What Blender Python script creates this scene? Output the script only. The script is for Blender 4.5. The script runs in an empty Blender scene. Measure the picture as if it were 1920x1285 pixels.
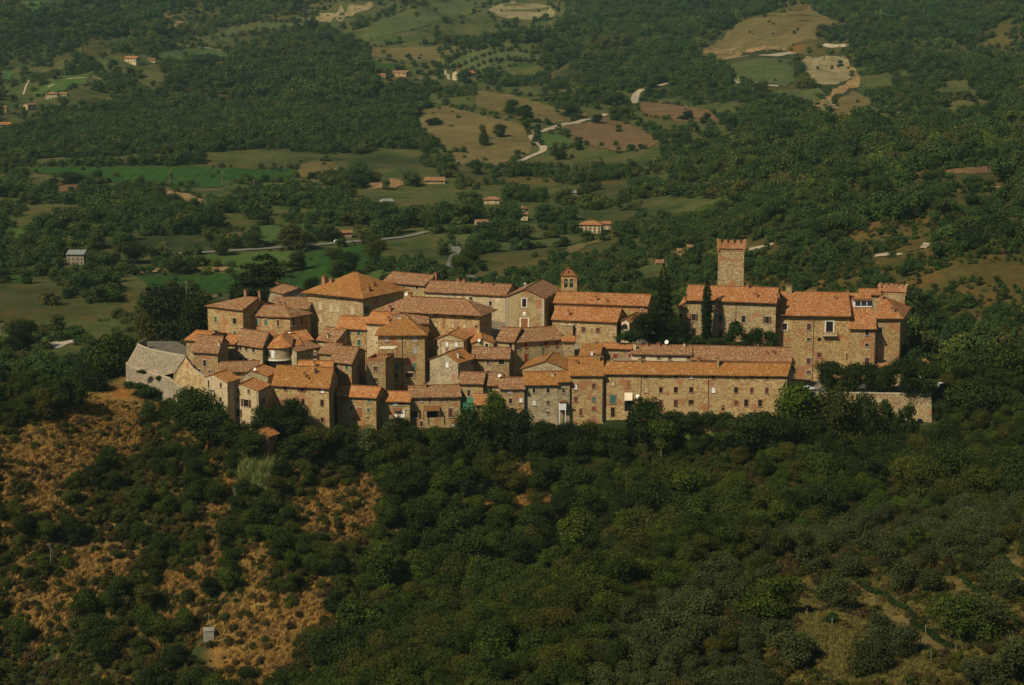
import bpy, bmesh, math, random
import numpy as np
from mathutils import Vector, noise as mnoise
R = math.radians
random.seed(7); rng = np.random.default_rng(11)
scene = bpy.context.scene
COL = scene.collection
# ------------------------------------------------------------------ camera
F, ZC, PITCH = 3740.0, 140.0, R(10.5)
CP, SP = math.cos(PITCH), math.sin(PITCH)
cam = bpy.data.cameras.new("camera"); cam.sensor_width = 36; cam.lens = 36 * F / 1920
cam.clip_start = 1; cam.clip_end = 20000
camo = bpy.data.objects.new("camera", cam); COL.objects.link(camo)
camo.location = (0, 0, ZC); camo.rotation_euler = (R(90) - PITCH, 0, 0)
scene.camera = camo
def ray(u, v):
    xv, yv = (u - 960) / F, (642.5 - v) / F
    dy = CP + yv * SP
    return xv / dy, (-SP + yv * CP) / dy
def at(u, v, Y):
    a, b = ray(u, v); return Vector((a * Y, Y, ZC + b * Y))
def atz(u, v, Z):
    a, b = ray(u, v); return at(u, v, (Z - ZC) / b)
def proj(x, y, z):
    d = y * CP - (z - ZC) * SP
    return 960 + F * x / d, 642.5 - F * (y * SP + (z - ZC) * CP) / d
def mpp(Y): return Y / 0.983 / F          # metres per photo pixel at depth Y
# ------------------------------------------------------------------ noise
_T = rng.random((256, 256))
def vn(x, y):
    xi, yi = np.floor(x).astype(int), np.floor(y).astype(int)
    fx, fy = x - xi, y - yi
    fx, fy = fx * fx * (3 - 2 * fx), fy * fy * (3 - 2 * fy)
    a, b = _T[xi % 256, yi % 256], _T[(xi + 1) % 256, yi % 256]
    c, d = _T[xi % 256, (yi + 1) % 256], _T[(xi + 1) % 256, (yi + 1) % 256]
    return (a * (1 - fx) + b * fx) * (1 - fy) + (c * (1 - fx) + d * fx) * fy - .5
def fbm(x, y, o=4):
    r = 0; k = 1.
    for i in range(o):
        r = r + vn(x / k + 17 * i, y / k + 31 * i) * k; k *= .5
    return r
# ------------------------------------------------------------------ terrain
CTRL = []
def row(v, *uy):
    for u, Y in uy: 
        p = at(u, v, Y); CTRL.append((p.x / Y, math.log(Y), p.z))
def zrow(Y, *uz):
    for u, z in uz: CTRL.append(((u - 960) / F, math.log(Y), z))
E1, E2 = -1200, 3100
zrow(150, (E1, 55), (960, 55), (E2, 62)); zrow(210, (E1, 25), (300, 22), (960, 40), (1500, 45), (E2, 52))
zrow(6500, (E1, 520), (960, 480), (E2, 560)); zrow(4500, (E1, 235), (960, 215), (E2, 255))
row(0, (E1, 3100), (0, 3000), (500, 3000), (960, 3050), (1450, 2950), (1900, 2700), (E2, 2500))
row(100, (E1, 2400), (0, 2350), (500, 2300), (960, 2300), (1450, 2250), (1900, 2050), (E2, 1800))
row(200, (E1, 1850), (0, 1850), (500, 1750), (960, 1800), (1450, 1750), (1900, 1500), (E2, 1250))
row(300, (E1, 1470), (0, 1470), (500, 1440), (960, 1450), (1450, 1280), (1900, 1060), (E2, 930))
row(360, (0, 1270), (500, 1270), (960, 1260))
row(430, (E1, 1090), (0, 1090), (500, 1080), (960, 1080), (1250, 1080), (1500, 950), (1900, 830), (E2, 740))
row(520, (E1, 915), (0, 915), (500, 925), (960, 920), (1250, 880), (1500, 780), (1900, 725), (E2, 650))
row(620, (E1, 770), (0, 775), (250, 770), (1760, 650), (1900, 640), (E2, 580))
zrow(720, (600, 1), (960, 4), (1300, 10), (1600, 20))
zrow(640, (150, 2), (500, 14), (960, 22), (1350, 25), (1650, 23))
row(700, (E1, 680), (0, 690), (90, 670))
row(780, (-300, 505), (0, 505)); row(752, (100, 513)); row(738, (190, 532), (285, 531)); row(720, (236, 545)); row(786, (320, 521)); row(800, (240, 515))
# village terraces
row(800, (420, 509), (550, 511), (680, 518), (820, 520), (960, 524), (1100, 525), (1300, 527), (1450, 530))
row(810, (1600, 532), (1745, 533))
row(735, (420, 540), (600, 540), (760, 545)); row(690, (900, 548), (1050, 550))
row(690, (1180, 542), (1380, 545)); zrow(557, (1478, 25), (1540, 25), (1600, 26)); zrow(548, (1480, 25)); row(640, (1240, 560), (1400, 562)); row(727, (1520, 547), (1700, 547), (1620, 556))
row(640, (430, 572), (640, 578)); row(617, (800, 566), (980, 573), (1100, 566)); row(700, (1660, 566))
zrow(600, (420, 30), (650, 34), (980, 38), (1200, 36), (1400, 34), (1600, 28))
row(700, (1790, 562), (1900, 565)); row(750, (1900, 540), (E2, 500))
# slopes below the village
row(860, (-300, 480), (60, 487), (250, 501), (420, 497), (700, 507), (960, 510), (1250, 512), (1500, 510), (1750, 508), (1900, 500))
row(960, (-300, 455), (60, 465), (300, 474), (600, 478), (900, 488), (1150, 490), (1350, 480), (1500, 465), (1700, 452), (1900, 430))
row(1100, (-300, 430), (60, 442), (300, 446), (600, 442), (800, 452), (1000, 462))
row(1285, (-300, 405), (60, 415), (300, 412), (560, 405))
# near spur lower right
row(1040, (1500, 392), (1700, 388), (1900, 376), (2300, 350))
row(1010, (1320, 388)); row(1100, (1100, 358), (1300, 359), (1500, 362), (1700, 358), (1900, 350))
row(1190, (900, 342), (1100, 336), (1400, 336), (1700, 334), (1900, 328), (2300, 315))
row(1285, (720, 335), (900, 320), (1200, 313), (1500, 312), (1800, 310), (2200, 300))
zrow(425, (950, -2), (1150, 4), (1330, 14)); zrow(375, (780, 2), (640, -4))
C_ = np.array(CTRL)
def _rbf(P, Q):
    d = np.sqrt(((P[:, None, :] - Q[None]) ** 2).sum(-1)) + 1e-9
    return d * d * np.log(d)
n_ = len(C_); _A = np.zeros((n_ + 3, n_ + 3)); _A[:n_, :n_] = _rbf(C_[:, :2], C_[:, :2]) + np.eye(n_) * 2e-5
_A[:n_, n_] = 1; _A[:n_, n_ + 1:] = C_[:, :2]; _A[n_:, :n_] = _A[:n_, n_:].T
_W = np.linalg.solve(_A, np.concatenate([C_[:, 2], np.zeros(3)]))
NS, NL = 360, 560
S0, S1, L0, L1 = -.62, .62, math.log(150), math.log(6500)
sg = np.linspace(S0, S1, NS); lg = np.linspace(L0, L1, NL)
SG, LG = np.meshgrid(sg, lg)
Qp = np.stack([SG.ravel(), LG.ravel()], 1); Zg = np.empty(len(Qp))
for i in range(0, len(Qp), 20000):
    q = Qp[i:i + 20000]; Zg[i:i + 20000] = _rbf(q, C_[:, :2]) @ _W[:n_] + _W[n_] + q @ _W[n_ + 1:]
Zg = Zg.reshape(NL, NS); YG = np.exp(LG); XG = SG * YG
far = np.clip((YG - 1350) / 900, 0, 1); midf = np.clip((YG - 620) / 200, 0, 1) * (XG / YG > .07) * np.clip((XG / YG - .07) / .08, 0, 1)
near = np.clip((505 - YG) / 30, 0, 1)
Zg += far * (fbm(XG / 260 + 5, YG / 260, 4) * 72) + np.clip(far * 2, 0, 1) * fbm(XG / 70, YG / 70, 3) * 7
Zg += midf * (1 - far) * (fbm(XG / 110 + 9, YG / 110, 4) * 26)
Zg += near * (fbm(XG / 26, YG / 26, 4) * 5 + fbm(XG / 60 + 3, YG / 60, 2) * 5)
Zg += np.clip((YG - 640) / 60, 0, 1) * (1 - far) * fbm(XG / 60, YG / 60, 3) * 1.6
def H(x, y):
    x = np.asarray(x, float); y = np.asarray(y, float)
    a = np.clip((x / y - S0) / (S1 - S0) * (NS - 1), 0, NS - 1.001); b = np.clip((np.log(y) - L0) / (L1 - L0) * (NL - 1), 0, NL - 1.001)
    i, j = a.astype(int), b.astype(int); fa, fb = a - i, b - j
    return (Zg[j, i] * (1 - fa) + Zg[j, i + 1] * fa) * (1 - fb) + (Zg[j + 1, i] * (1 - fa) + Zg[j + 1, i + 1] * fa) * fb
_YS = np.geomspace(160, 6000, 5000)
def hit(u, v, ymin=0):
    a, b = ray(u, v); z = ZC + b * _YS; k = np.nonzero((z < H(a * _YS, _YS)) & (_YS > ymin))[0]
    Y = _YS[k[0]] if len(k) else 5000.
    return Vector((a * Y, Y, float(H(a * Y, Y))))
def inpoly(u, v, poly):
    u = np.asarray(u, float); r = np.zeros(u.shape, bool); n = len(poly)
    for i in range(n):
        (x0, y0), (x1, y1) = poly[i], poly[i - 1]
        c = ((y0 > v) != (y1 > v))
        r ^= c & (u < (x1 - x0) * (v - y0) / ((y1 - y0) or 1e-9) + x0)
    return r
# ------------------------------------------------------------------ materials
MATS = {}
class NT:
    def __init__(s, name, rough=.85, spec=.2):
        s.m = bpy.data.materials.new(name); s.m.use_nodes = True; s.t = s.m.node_tree
        s.b = s.t.nodes['Principled BSDF']; s.b.inputs['Roughness'].default_value = rough
        s.b.inputs['Specular IOR Level'].default_value = spec; MATS[name] = s.m
    def n(s, kind, **kw):
        nd = s.t.nodes.new('ShaderNode' + kind)
        for k, v in kw.items():
            if k.startswith('i_'):
                k = k[2:]; k = int(k) if k.isdigit() else k.replace('_', ' ')
                if hasattr(v, 'is_linked'): s.t.links.new(v, nd.inputs[k])
                else: nd.inputs[k].default_value = v
            else: setattr(nd, k, v)
        return nd
    def ramp(s, fac, *stops, interp='LINEAR'):
        nd = s.n('ValToRGB'); cr = nd.color_ramp; cr.interpolation = interp
        while len(cr.elements) < len(stops): cr.elements.new(.5)
        for e, (p, c) in zip(cr.elements, stops):
            e.position = p; e.color = (*c, 1) if len(c) == 3 else c
        s.t.links.new(fac, nd.inputs[0]); return nd.outputs[0]
    def mix(s, fac, a, b, mode='MIX'):
        nd = s.n('Mix', data_type='RGBA', blend_type=mode)
        for k, v in ((0, fac), (6, a), (7, b)):
            if hasattr(v, 'is_linked'): s.t.links.new(v, nd.inputs[k])
            else: nd.inputs[k].default_value = ((*v, 1) if isinstance(v, tuple) else v)
        return nd.outputs[2]
    def noise(s, vec, scale, det=3, out=0, rough=.55):
        return s.n('TexNoise', i_Vector=vec, i_Scale=scale, i_Detail=det, i_Roughness=rough).outputs[out]
    def math(s, op, a, b=0.):
        return s.n('Math', operation=op, i_0=a, i_1=b).outputs[0]
    def col(s, c): s.t.links.new(c, s.b.inputs['Base Color'])
    def bump(s, h, st=.5, d=.1):
        nd = s.n('Bump', i_Height=h, i_Strength=st, i_Distance=d); s.t.links.new(nd.outputs[0], s.b.inputs['Normal'])
def plain(name, c, rough=.8, spec=.2, var=.25, sc=3.):
    t = NT(name, rough, spec); p = t.n('TexCoord').outputs['Object']
    f = t.noise(p, sc, 3); k = tuple(x * (1 - var) for x in c); l = tuple(min(1, x * (1 + var)) for x in c)
    t.col(t.ramp(f, (.3, k), (.7, l))); return t.m
def stone(name, cols, mortar, brick=.0, sc=2.1, stain=.3):
    t = NT(name, .95, .1); p = t.n('TexCoord').outputs['Object']
    mp = t.n('Mapping', i_Vector=p, i_Scale=(1, 1, 1.7)).outputs[0]
    wb = t.n('VectorMath', operation='ADD', i_0=mp, i_1=t.n('VectorMath', operation='SCALE', i_0=t.noise(p, 2.5, 2, 1), i_Scale=.25).outputs[0]).outputs[0]
    vo = t.n('TexVoronoi', i_Vector=wb, i_Scale=sc)
    sx = t.n('SeparateColor', i_0=vo.outputs['Color']).outputs[0]
    c = t.ramp(sx, *[((i + .5) / len(cols), k) for i, k in enumerate(cols)])
    ed = t.n('TexVoronoi', feature='DISTANCE_TO_EDGE', i_Vector=wb, i_Scale=sc).outputs['Distance']
    c = t.mix(t.ramp(ed, (.02, (.8, .8, .8)), (.10, (0, 0, 0))), c, tuple(x * .62 for x in mortar))
    big = t.noise(p, .16, 4, rough=.65)
    c = t.mix(t.ramp(big, (.42, (0, 0, 0)), (.7, (stain,) * 3)), c, tuple(x * .55 for x in mortar))
    n2 = t.noise(p, 1.3, 5, rough=.75)
    c = t.mix(.8, c, t.ramp(n2, (.3, (.62, .60, .56)), (.7, (1.16, 1.14, 1.10))), 'MULTIPLY')
    oi = t.n('ObjectInfo').outputs['Random']; c = t.mix(.9, c, t.ramp(oi, (0, (.86, .84, .80)), (.35, (1.02, .98, .93)), (.65, (1.0, 1.01, 1.03)), (1, (1.14, 1.12, 1.10))), 'MULTIPLY')
    pl = t.noise(p, .22, 3, rough=.6); c = t.mix(t.ramp(t.math('ADD', pl, t.math('MULTIPLY', t.math('FRACT', t.math('MULTIPLY', oi, 5.3)), .16)), (.66, (0, 0, 0)), (.70, (.55, .55, .55))), c, tuple(x * 1.12 for x in mortar))
    if brick:
        b = t.noise(p, .33, 2); bb = t.ramp(b, (.64 - brick, (0, 0, 0)), (.69 - brick, (.8, .8, .8)))
        c = t.mix(bb, c, t.ramp(sx, (.1, (.30, .10, .045)), (.9, (.38, .17, .08))))
    t.col(c); t.bump(ed, .6, .12); return t.m
stone('golden stone', [(0.336, 0.235, 0.112), (0.470, 0.347, 0.168), (0.560, 0.431, 0.224), (0.403, 0.291, 0.146), (0.269, 0.190, 0.095)], (0.370, 0.280, 0.146), .03)
stone('ochre stone', [(0.381, 0.252, 0.106), (0.515, 0.358, 0.157), (0.582, 0.431, 0.207), (0.426, 0.291, 0.134), (0.280, 0.185, 0.078)], (0.403, 0.291, 0.134), .07)
stone('grey stone', [(0.336, 0.263, 0.151), (0.448, 0.364, 0.224), (0.515, 0.431, 0.280), (0.370, 0.297, 0.174), (0.246, 0.190, 0.106)], (0.381, 0.308, 0.185), .0)
stone('pale stone', [(0.515, 0.403, 0.224), (0.627, 0.515, 0.319), (0.582, 0.465, 0.263), (0.470, 0.358, 0.196), (0.403, 0.302, 0.157)], (0.560, 0.448, 0.269), .0)
stone('rampart stone', [(.25, .20, .13), (.31, .255, .175), (.35, .295, .205), (.28, .23, .15), (.20, .16, .105)], (.26, .21, .14), .0, 2.0)
stone('brick masonry', [(0.381, 0.157, 0.067), (0.448, 0.202, 0.095), (0.336, 0.134, 0.062), (0.493, 0.246, 0.123)], (0.403, 0.246, 0.134), .0, 2.6)
def tiles(name, cols, lichen, la=.5, pale=.1):
    t = NT(name, .95, .08); uv = t.n('TexCoord').outputs['UV']
    s = t.n('SeparateXYZ', i_0=uv); U, V = s.outputs[0], s.outputs[1]
    cu = t.math('FLOOR', t.math('MULTIPLY', U, 2.3)); cv = t.math('FLOOR', t.math('MULTIPLY', V, 2.1))
    wn = t.n('TexWhiteNoise', noise_dimensions='2D', i_Vector=t.n('CombineXYZ', i_0=cu, i_1=cv).outputs[0])
    c = t.ramp(wn.outputs[0], *[(i / len(cols), k) for i, k in enumerate(cols)], interp='CONSTANT')
    p = t.n('TexCoord').outputs['Object']
    ln = t.noise(p, .45, 5, rough=.75)
    c = t.mix(t.ramp(ln, (.45, (0, 0, 0)), (.68, (la,) * 3)), c, lichen)
    dn = t.noise(p, 1.7, 4, rough=.7)
    c = t.mix(.8, c, t.ramp(dn, (.32, (.5, .47, .45)), (.68, (1.15, 1.12, 1.1))), 'MULTIPLY')
    sp = t.n('SeparateColor', i_0=wn.outputs[1]).outputs[1]
    c = t.mix(t.ramp(sp, (1 - pale, (0, 0, 0)), (1 - pale + .01, (.45, .45, .45))), c, (.58, .40, .24))
    gap = t.math('ABSOLUTE', t.math('SINE', t.math('MULTIPLY', U, 2.3 * math.pi)))
    c = t.mix(t.ramp(gap, (.0, (.75, .75, .75)), (.35, (0, 0, 0))), c, (.10, .045, .02))
    t.col(c); t.bump(gap, .8, .1); return t.m
tiles('castle tiles', [(0.414, 0.172, 0.056), (0.354, 0.135, 0.041), (0.460, 0.224, 0.083), (0.313, 0.112, 0.035), (0.396, 0.182, 0.067)], (0.423, 0.239, 0.097), .4, .07)
tiles('old tiles', [(0.331, 0.166, 0.076), (0.258, 0.120, 0.054), (0.386, 0.218, 0.108), (0.294, 0.140, 0.065), (0.221, 0.109, 0.054)], (0.304, 0.208, 0.097), .7, .05)
tiles('lichen tiles', [(0.378, 0.165, 0.046), (0.324, 0.135, 0.037), (0.405, 0.195, 0.063), (0.288, 0.115, 0.032), (0.360, 0.175, 0.057)], (0.342, 0.190, 0.048), .6, .02)
tiles('orange tiles', [(0.497, 0.198, 0.059), (0.423, 0.156, 0.049), (0.534, 0.260, 0.097), (0.386, 0.130, 0.043), (0.460, 0.208, 0.065)], (0.442, 0.250, 0.086), .4, .04)
plain('dark pane and shade', (.014, .012, .011), .25, .5, .3)  # near-black for glass; also paints the shade inside slits, voids and openings
plain('stone trim', (.42, .35, .23)); plain('white stone', (.70, .64, .52)); plain('white paint', (.72, .70, .66))
plain('green paint', (.030, .105, .060), .6); plain('teal paint', (.06, .14, .10), .6); plain('brown paint', (.10, .040, .022), .6)
plain('red paint', (.22, .04, .02), .6); plain('grey paint', (.36, .31, .30), .7); plain('orange wood', (.27, .11, .035), .7)
plain('brick trim', (.34, .19, .10)); plain('plaster', (.55, .45, .29), .9, .1, .15, 1.); plain('iron', (.05, .05, .05), .5, .5)
plain('wood beam', (.07, .04, .02)); plain('bronze', (.10, .16, .12), .4, .5); plain('cream cloth', (.75, .64, .45))
plain('green cloth', (.05, .15, .085)); plain('blind stone', (.45, .36, .20), .95, .1); plain('chimney brick', (.33, .16, .08), .9, .1, .3, 5.)
plain('rubber', (.015, .015, .015)); plain('car white', (.75, .76, .76), .25, .5, .02); plain('car red', (.30, .03, .025), .25, .5, .05)
plain('car grey', (.30, .32, .34), .25, .5, .05); plain('glass', (.03, .035, .04), .1, .5, .1); plain('lamp glass', (.6, .6, .55), .1, .5)
plain('bark', (.11, .085, .06), .95, .1, .4, 6.); plain('pale bark', (.20, .18, .13), .95, .1, .3, 6.)
plain('concrete', (.27, .245, .19), .9, .1, .2, 2.); plain('post wood', (.24, .19, .14)); plain('asphalt', (.10, .092, .08), .95, .1, .2, .4)
plain('gravel track', (.34, .275, .175), .95, .1, .2, .2); plain('tarmac road', (.16, .15, .12), .95, .1, .15, .2); plain('paving', (.13, .112, .08), .95, .1, .25, .5)
plain('field stone', (.36, .31, .22), .95, .1, .3, .6); plain('water', (.12, .15, .14), .15, .5, .2); plain('tin roof', (.22, .22, .20), .5)
def field(name, a, b, sc=.05, stripe=None):
    t = NT(name, .95, .05); p = t.n('TexCoord').outputs['Object']
    f = t.noise(p, sc, 7, rough=.75); c = t.ramp(f, (.32, a), (.68, b)); g = t.noise(p, sc * 7, 5, rough=.75); c = t.mix(.85, c, t.ramp(g, (.3, (.55, .6, .55)), (.7, (1.25, 1.22, 1.15))), 'MULTIPLY')
    if stripe:
        w = t.n('TexWave', i_Vector=p, i_Scale=stripe, i_Distortion=1.5, i_Detail=1.).outputs[1]
        c = t.mix(.5, c, t.ramp(w, (.2, (.75, .75, .75)), (.8, (1.1, 1.1, 1.1))), 'MULTIPLY')
    t.col(c); return t.m
field('emerald crop', (.020, .052, .009), (.038, .082, .014), .012, .05)
field('pale crop', (0.039, 0.082, 0.022), (0.065, 0.101, 0.027), .02, .04)
field('meadow', (0.039, 0.082, 0.017), (0.085, 0.115, 0.028), .04)
field('dry field', (0.098, 0.075, 0.027), (0.169, 0.124, 0.047), .02); field('tan soil', (0.226, 0.133, 0.058), (0.307, 0.195, 0.085), .03, .06)
field('brown soil', (0.113, 0.068, 0.032), (0.179, 0.106, 0.049), .03); field('rock scree', (0.116, 0.097, 0.043), (0.347, 0.266, 0.136), .09)
field('olive meadow', (0.044, 0.064, 0.018), (0.100, 0.105, 0.035), .03)
# ground sheet: dry grass / earth / woodland floor by a per-vertex weight
t = NT('hillside ground', .98, .03); p = t.n('TexCoord').outputs['Object']
dry = t.n('Attribute', attribute_name='dry').outputs['Fac']
n1 = t.noise(p, .35, 6, rough=.75); n2 = t.noise(p, .045, 5, rough=.65); n3 = t.noise(p, 1.6, 4, rough=.7)
floor_ = t.ramp(n2, (.35, (.020, .030, .010)), (.52, (.035, .046, .014)), (.7, (.07, .066, .024)))
grass_ = t.ramp(n1, (.25, (.070, .046, .014)), (.45, (.170, .100, .027)), (.6, (.262, .158, .044)), (.8, (.37, .230, .066)))
earth = t.ramp(n1, (.3, (.20, .070, .013)), (.7, (.40, .145, .026)))
grass_ = t.mix(t.ramp(n2, (.52, (0, 0, 0)), (.62, (.95, .95, .95))), grass_, earth)
olv = t.n('Attribute', attribute_name='olv').outputs['Fac']; grass_ = t.mix(olv, grass_, t.ramp(n1, (.28, (.042, .042, .010)), (.5, (.096, .086, .022)), (.75, (.185, .148, .042))))
c = t.mix(dry, floor_, grass_)
mea = t.n('Attribute', attribute_name='mead').outputs['Fac']; c = t.mix(mea, c, t.ramp(n2, (.34, (.040, .062, .015)), (.48, (.070, .082, .022)), (.58, (.105, .092, .032)), (.7, (.05, .075, .018))))
pav = t.n('Attribute', attribute_name='pave').outputs['Fac']; c = t.mix(pav, c, t.ramp(n1, (.3, (.16, .13, .085)), (.7, (.30, .25, .165))))
c = t.mix(.7, c, t.ramp(n3, (.3, (.6, .6, .6)), (.7, (1.15, 1.15, 1.15))), 'MULTIPLY')
t.col(c); t.bump(n1, .7, .6)
def leafmat(name, dark, light, rnd=.5, warm=None):
    t = NT(name, .75, .12)
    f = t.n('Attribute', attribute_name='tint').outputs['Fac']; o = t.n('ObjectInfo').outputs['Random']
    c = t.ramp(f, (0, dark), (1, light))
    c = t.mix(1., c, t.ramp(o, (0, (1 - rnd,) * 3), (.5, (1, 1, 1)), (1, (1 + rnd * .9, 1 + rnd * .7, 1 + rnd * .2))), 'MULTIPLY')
    if warm:
        o2 = t.math('FRACT', t.math('MULTIPLY', o, 7.31))
        c = t.mix(t.ramp(o2, (.62, (0, 0, 0)), (1, (.85,) * 3)), c, t.mix(f, tuple(x * .6 for x in warm), warm))
    t.col(c)
    tr = t.n('BsdfTranslucent', i_Color=c); mx = t.n('MixShader', i_0=.12, i_1=t.b.outputs[0], i_2=tr.outputs[0])
    t.t.links.new(mx.outputs[0], t.t.nodes['Material Output'].inputs['Surface']); return t.m
leafmat('oak leaves', (0.0079, 0.0149, 0.0014), (0.0673, 0.0937, 0.0088), .45, (0.0825, 0.0660, 0.0088))
leafmat('dark leaves', (0.0048, 0.0099, 0.0014), (0.0389, 0.0604, 0.0074), .35)
leafmat('bright leaves', (0.0194, 0.0405, 0.0026), (0.0616, 0.0950, 0.0079), .3)
leafmat('olive leaves', (0.0132, 0.0174, 0.0042), (0.0756, 0.0878, 0.0244), .3)
leafmat('shrub leaves', (0.0108, 0.0162, 0.0018), (0.0738, 0.0861, 0.0110), .45, (0.0950, 0.0580, 0.0120))
leafmat('brown scrub', (0.0396, 0.0279, 0.0090), (0.0858, 0.0589, 0.0200), .4)
leafmat('needles', (.0075, .0155, .003), (.022, .036, .007), .25); leafmat('blue needles', (0.0198, 0.0372, 0.0225), (0.0495, 0.0682, 0.0425), .2)
leafmat('forest leaves', (0.0115, 0.0274, 0.0066), (0.0581, 0.1058, 0.0204), .5, (0.0728, 0.0832, 0.0143))
leafmat('scrub leaves', (0.0164, 0.0234, 0.0047), (0.0920, 0.1047, 0.0190), .45, (0.0935, 0.0682, 0.0187))
leafmat('straw', (.19, .110, .028), (.42, .260, .078), .4); leafmat('olive straw', (.085, .075, .018), (.20, .165, .045), .4); leafmat('light leaves', (0.0216, 0.0342, 0.0063), (0.1167, 0.1504, 0.0265), .5, (0.1105, 0.0910, 0.0195)); leafmat('cane', (.09, .12, .03), (.24, .25, .075), .25)
leafmat('autumn leaves', (0.0792, 0.0217, 0.0070), (0.1584, 0.0465, 0.0140), .2); leafmat('hedge leaves', (0.0119, 0.0260, 0.0050), (0.0330, 0.0589, 0.0100), .3)
M = MATS
# ------------------------------------------------------------------ object helpers
def tag(o, label=None, cat=None, group=None, kind=None):
    for k, v in (('label', label), ('category', cat), ('group', group), ('kind', kind)):
        if v: o[k] = v
    return o
def empty(name, loc):
    o = bpy.data.objects.new(name, None); COL.objects.link(o); o.location = loc; o.empty_display_size = 1; return o
def fin(name, bm, mats, parent=None, origin=None, smooth=False):
    me = bpy.data.meshes.new(name)
    if origin is not None:
        for v in bm.verts: v.co -= origin
    bm.normal_update(); bm.to_mesh(me); bm.free()
    for m in (mats if isinstance(mats, (list, tuple)) else [mats]): me.materials.append(M[m])
    if smooth: me.polygons.foreach_set('use_smooth', [True] * len(me.polygons))
    o = bpy.data.objects.new(name, me); COL.objects.link(o)
    if parent: o.parent = parent
    elif origin is not None: o.location = origin
    return o
def mesh_np(name, V, Fc, mat, uv=None):
    me = bpy.data.meshes.new(name); V = np.asarray(V, np.float32); Fc = np.asarray(Fc, np.int32)
    me.vertices.add(len(V)); me.vertices.foreach_set('co', V.ravel())
    k = Fc.shape[1]; me.loops.add(Fc.size); me.loops.foreach_set('vertex_index', Fc.ravel())
    me.polygons.add(len(Fc)); me.polygons.foreach_set('loop_start', np.arange(0, Fc.size, k, dtype=np.int32))
    me.update(calc_edges=True); me.validate()
    for m in (mat if isinstance(mat, (list, tuple)) else [mat]): me.materials.append(M[m])
    return me
def obox(bm, o, ex, ey, ez, mi=0):
    """box from corner o along three edge vectors"""
    vs = [bm.verts.new(o + ex * a + ey * b + ez * c) for c in (0, 1) for b in (0, 1) for a in (0, 1)]
    for q in ((0, 2, 3, 1), (4, 5, 7, 6), (0, 1, 5, 4), (2, 6, 7, 3), (1, 3, 7, 5), (0, 4, 6, 2)):
        f = bm.faces.new([vs[i] for i in q]); f.material_index = mi
def tube(bm, p, q, r0, r1=None, n=6, mi=0, cap=True):
    r1 = r0 if r1 is None else r1; d = (q - p).normalized(); a = d.orthogonal().normalized(); b = d.cross(a)
    A = [bm.verts.new(p + (a * math.cos(6.2832 * i / n) + b * math.sin(6.2832 * i / n)) * r0) for i in range(n)]
    B = [bm.verts.new(q + (a * math.cos(6.2832 * i / n) + b * math.sin(6.2832 * i / n)) * r1) for i in range(n)]
    for i in range(n):
        bm.faces.new((A[i], A[(i + 1) % n], B[(i + 1) % n], B[i])).material_index = mi
    if cap: bm.faces.new(A[::-1]).material_index = mi; bm.faces.new(B).material_index = mi
def prism(bm, pts, dv, mi=0):
    A = [bm.verts.new(p) for p in pts]; B = [bm.verts.new(p + dv) for p in pts]; n = len(pts)
    fs = [bm.faces.new(A[::-1]), bm.faces.new(B)] + [bm.faces.new((A[i], A[(i + 1) % n], B[(i + 1) % n], B[i])) for i in range(n)]
    for f in fs: f.material_index = mi
    bmesh.ops.recalc_face_normals(bm, faces=fs)
UPV = Vector((0, 0, 1))
FOOT = []          # footprints kept free of vegetation
def zat(u, v, Y): return at(u, v, Y).z
def patch(bm, uvl, q, nu, nv, f):
    """grid of tiles over the quad q = four (x, y, z) corners; f maps a local point to the world"""
    (a, b, c, d) = [np.array(k, float) for k in q]
    P = [[None] * (nv + 1) for _ in range(nu + 1)]
    lu = max(np.linalg.norm(b - a), np.linalg.norm(d - c)); lv = max(np.linalg.norm(c - a), np.linalg.norm(d - b))
    T = {}
    for i in range(nu + 1):
        for j in range(nv + 1):
            s, t = i / nu, j / nv
            p = (a * (1 - s) + b * s) * (1 - t) + (c * (1 - s) + d * s) * t
            w = f(*p); w.z += mnoise.noise(w * .35) * .10 + mnoise.noise(w * 1.3) * .05
            P[i][j] = bm.verts.new(w); T[P[i][j]] = ((np.dot(p - a, (b - a)) / max(np.linalg.norm(b - a), np.linalg.norm(d - c), 1e-3)) if np.linalg.norm(b - a) > .1 else s * lu, t * lv)
    for i in range(nu):
        for j in range(nv):
            try: fc = bm.faces.new((P[i][j], P[i + 1][j], P[i + 1][j + 1], P[i][j + 1]))
            except ValueError: continue
            for l in fc.loops: l[uvl].uv = T[l.vert]
def thicken(bm, t):
    bmesh.ops.remove_doubles(bm, verts=bm.verts[:], dist=.03)
    bmesh.ops.dissolve_degenerate(bm, edges=bm.edges[:], dist=.01)
    top = bm.faces[:]; be = [e for e in bm.edges if len(e.link_faces) == 1]
    mp = {v: bm.verts.new(v.co - UPV * t) for v in bm.verts[:]}
    for f in top: bm.faces.new([mp[v] for v in reversed(f.verts)])
    for e in be:
        l = e.link_faces[0]; a, b = e.verts
        k = list(l.verts); i = k.index(a)
        if k[(i + 1) % len(k)] is b: a, b = b, a
        bm.faces.new((a, b, mp[b], mp[a]))
SH = {'g': 'green paint', 'b': 'brown paint', 'r': 'red paint', 't': 'teal paint', 'l': 'grey paint', 'w': 'white paint', 'o': 'orange wood', 'n': 'blind stone', 'k': 'brick trim'}
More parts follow.
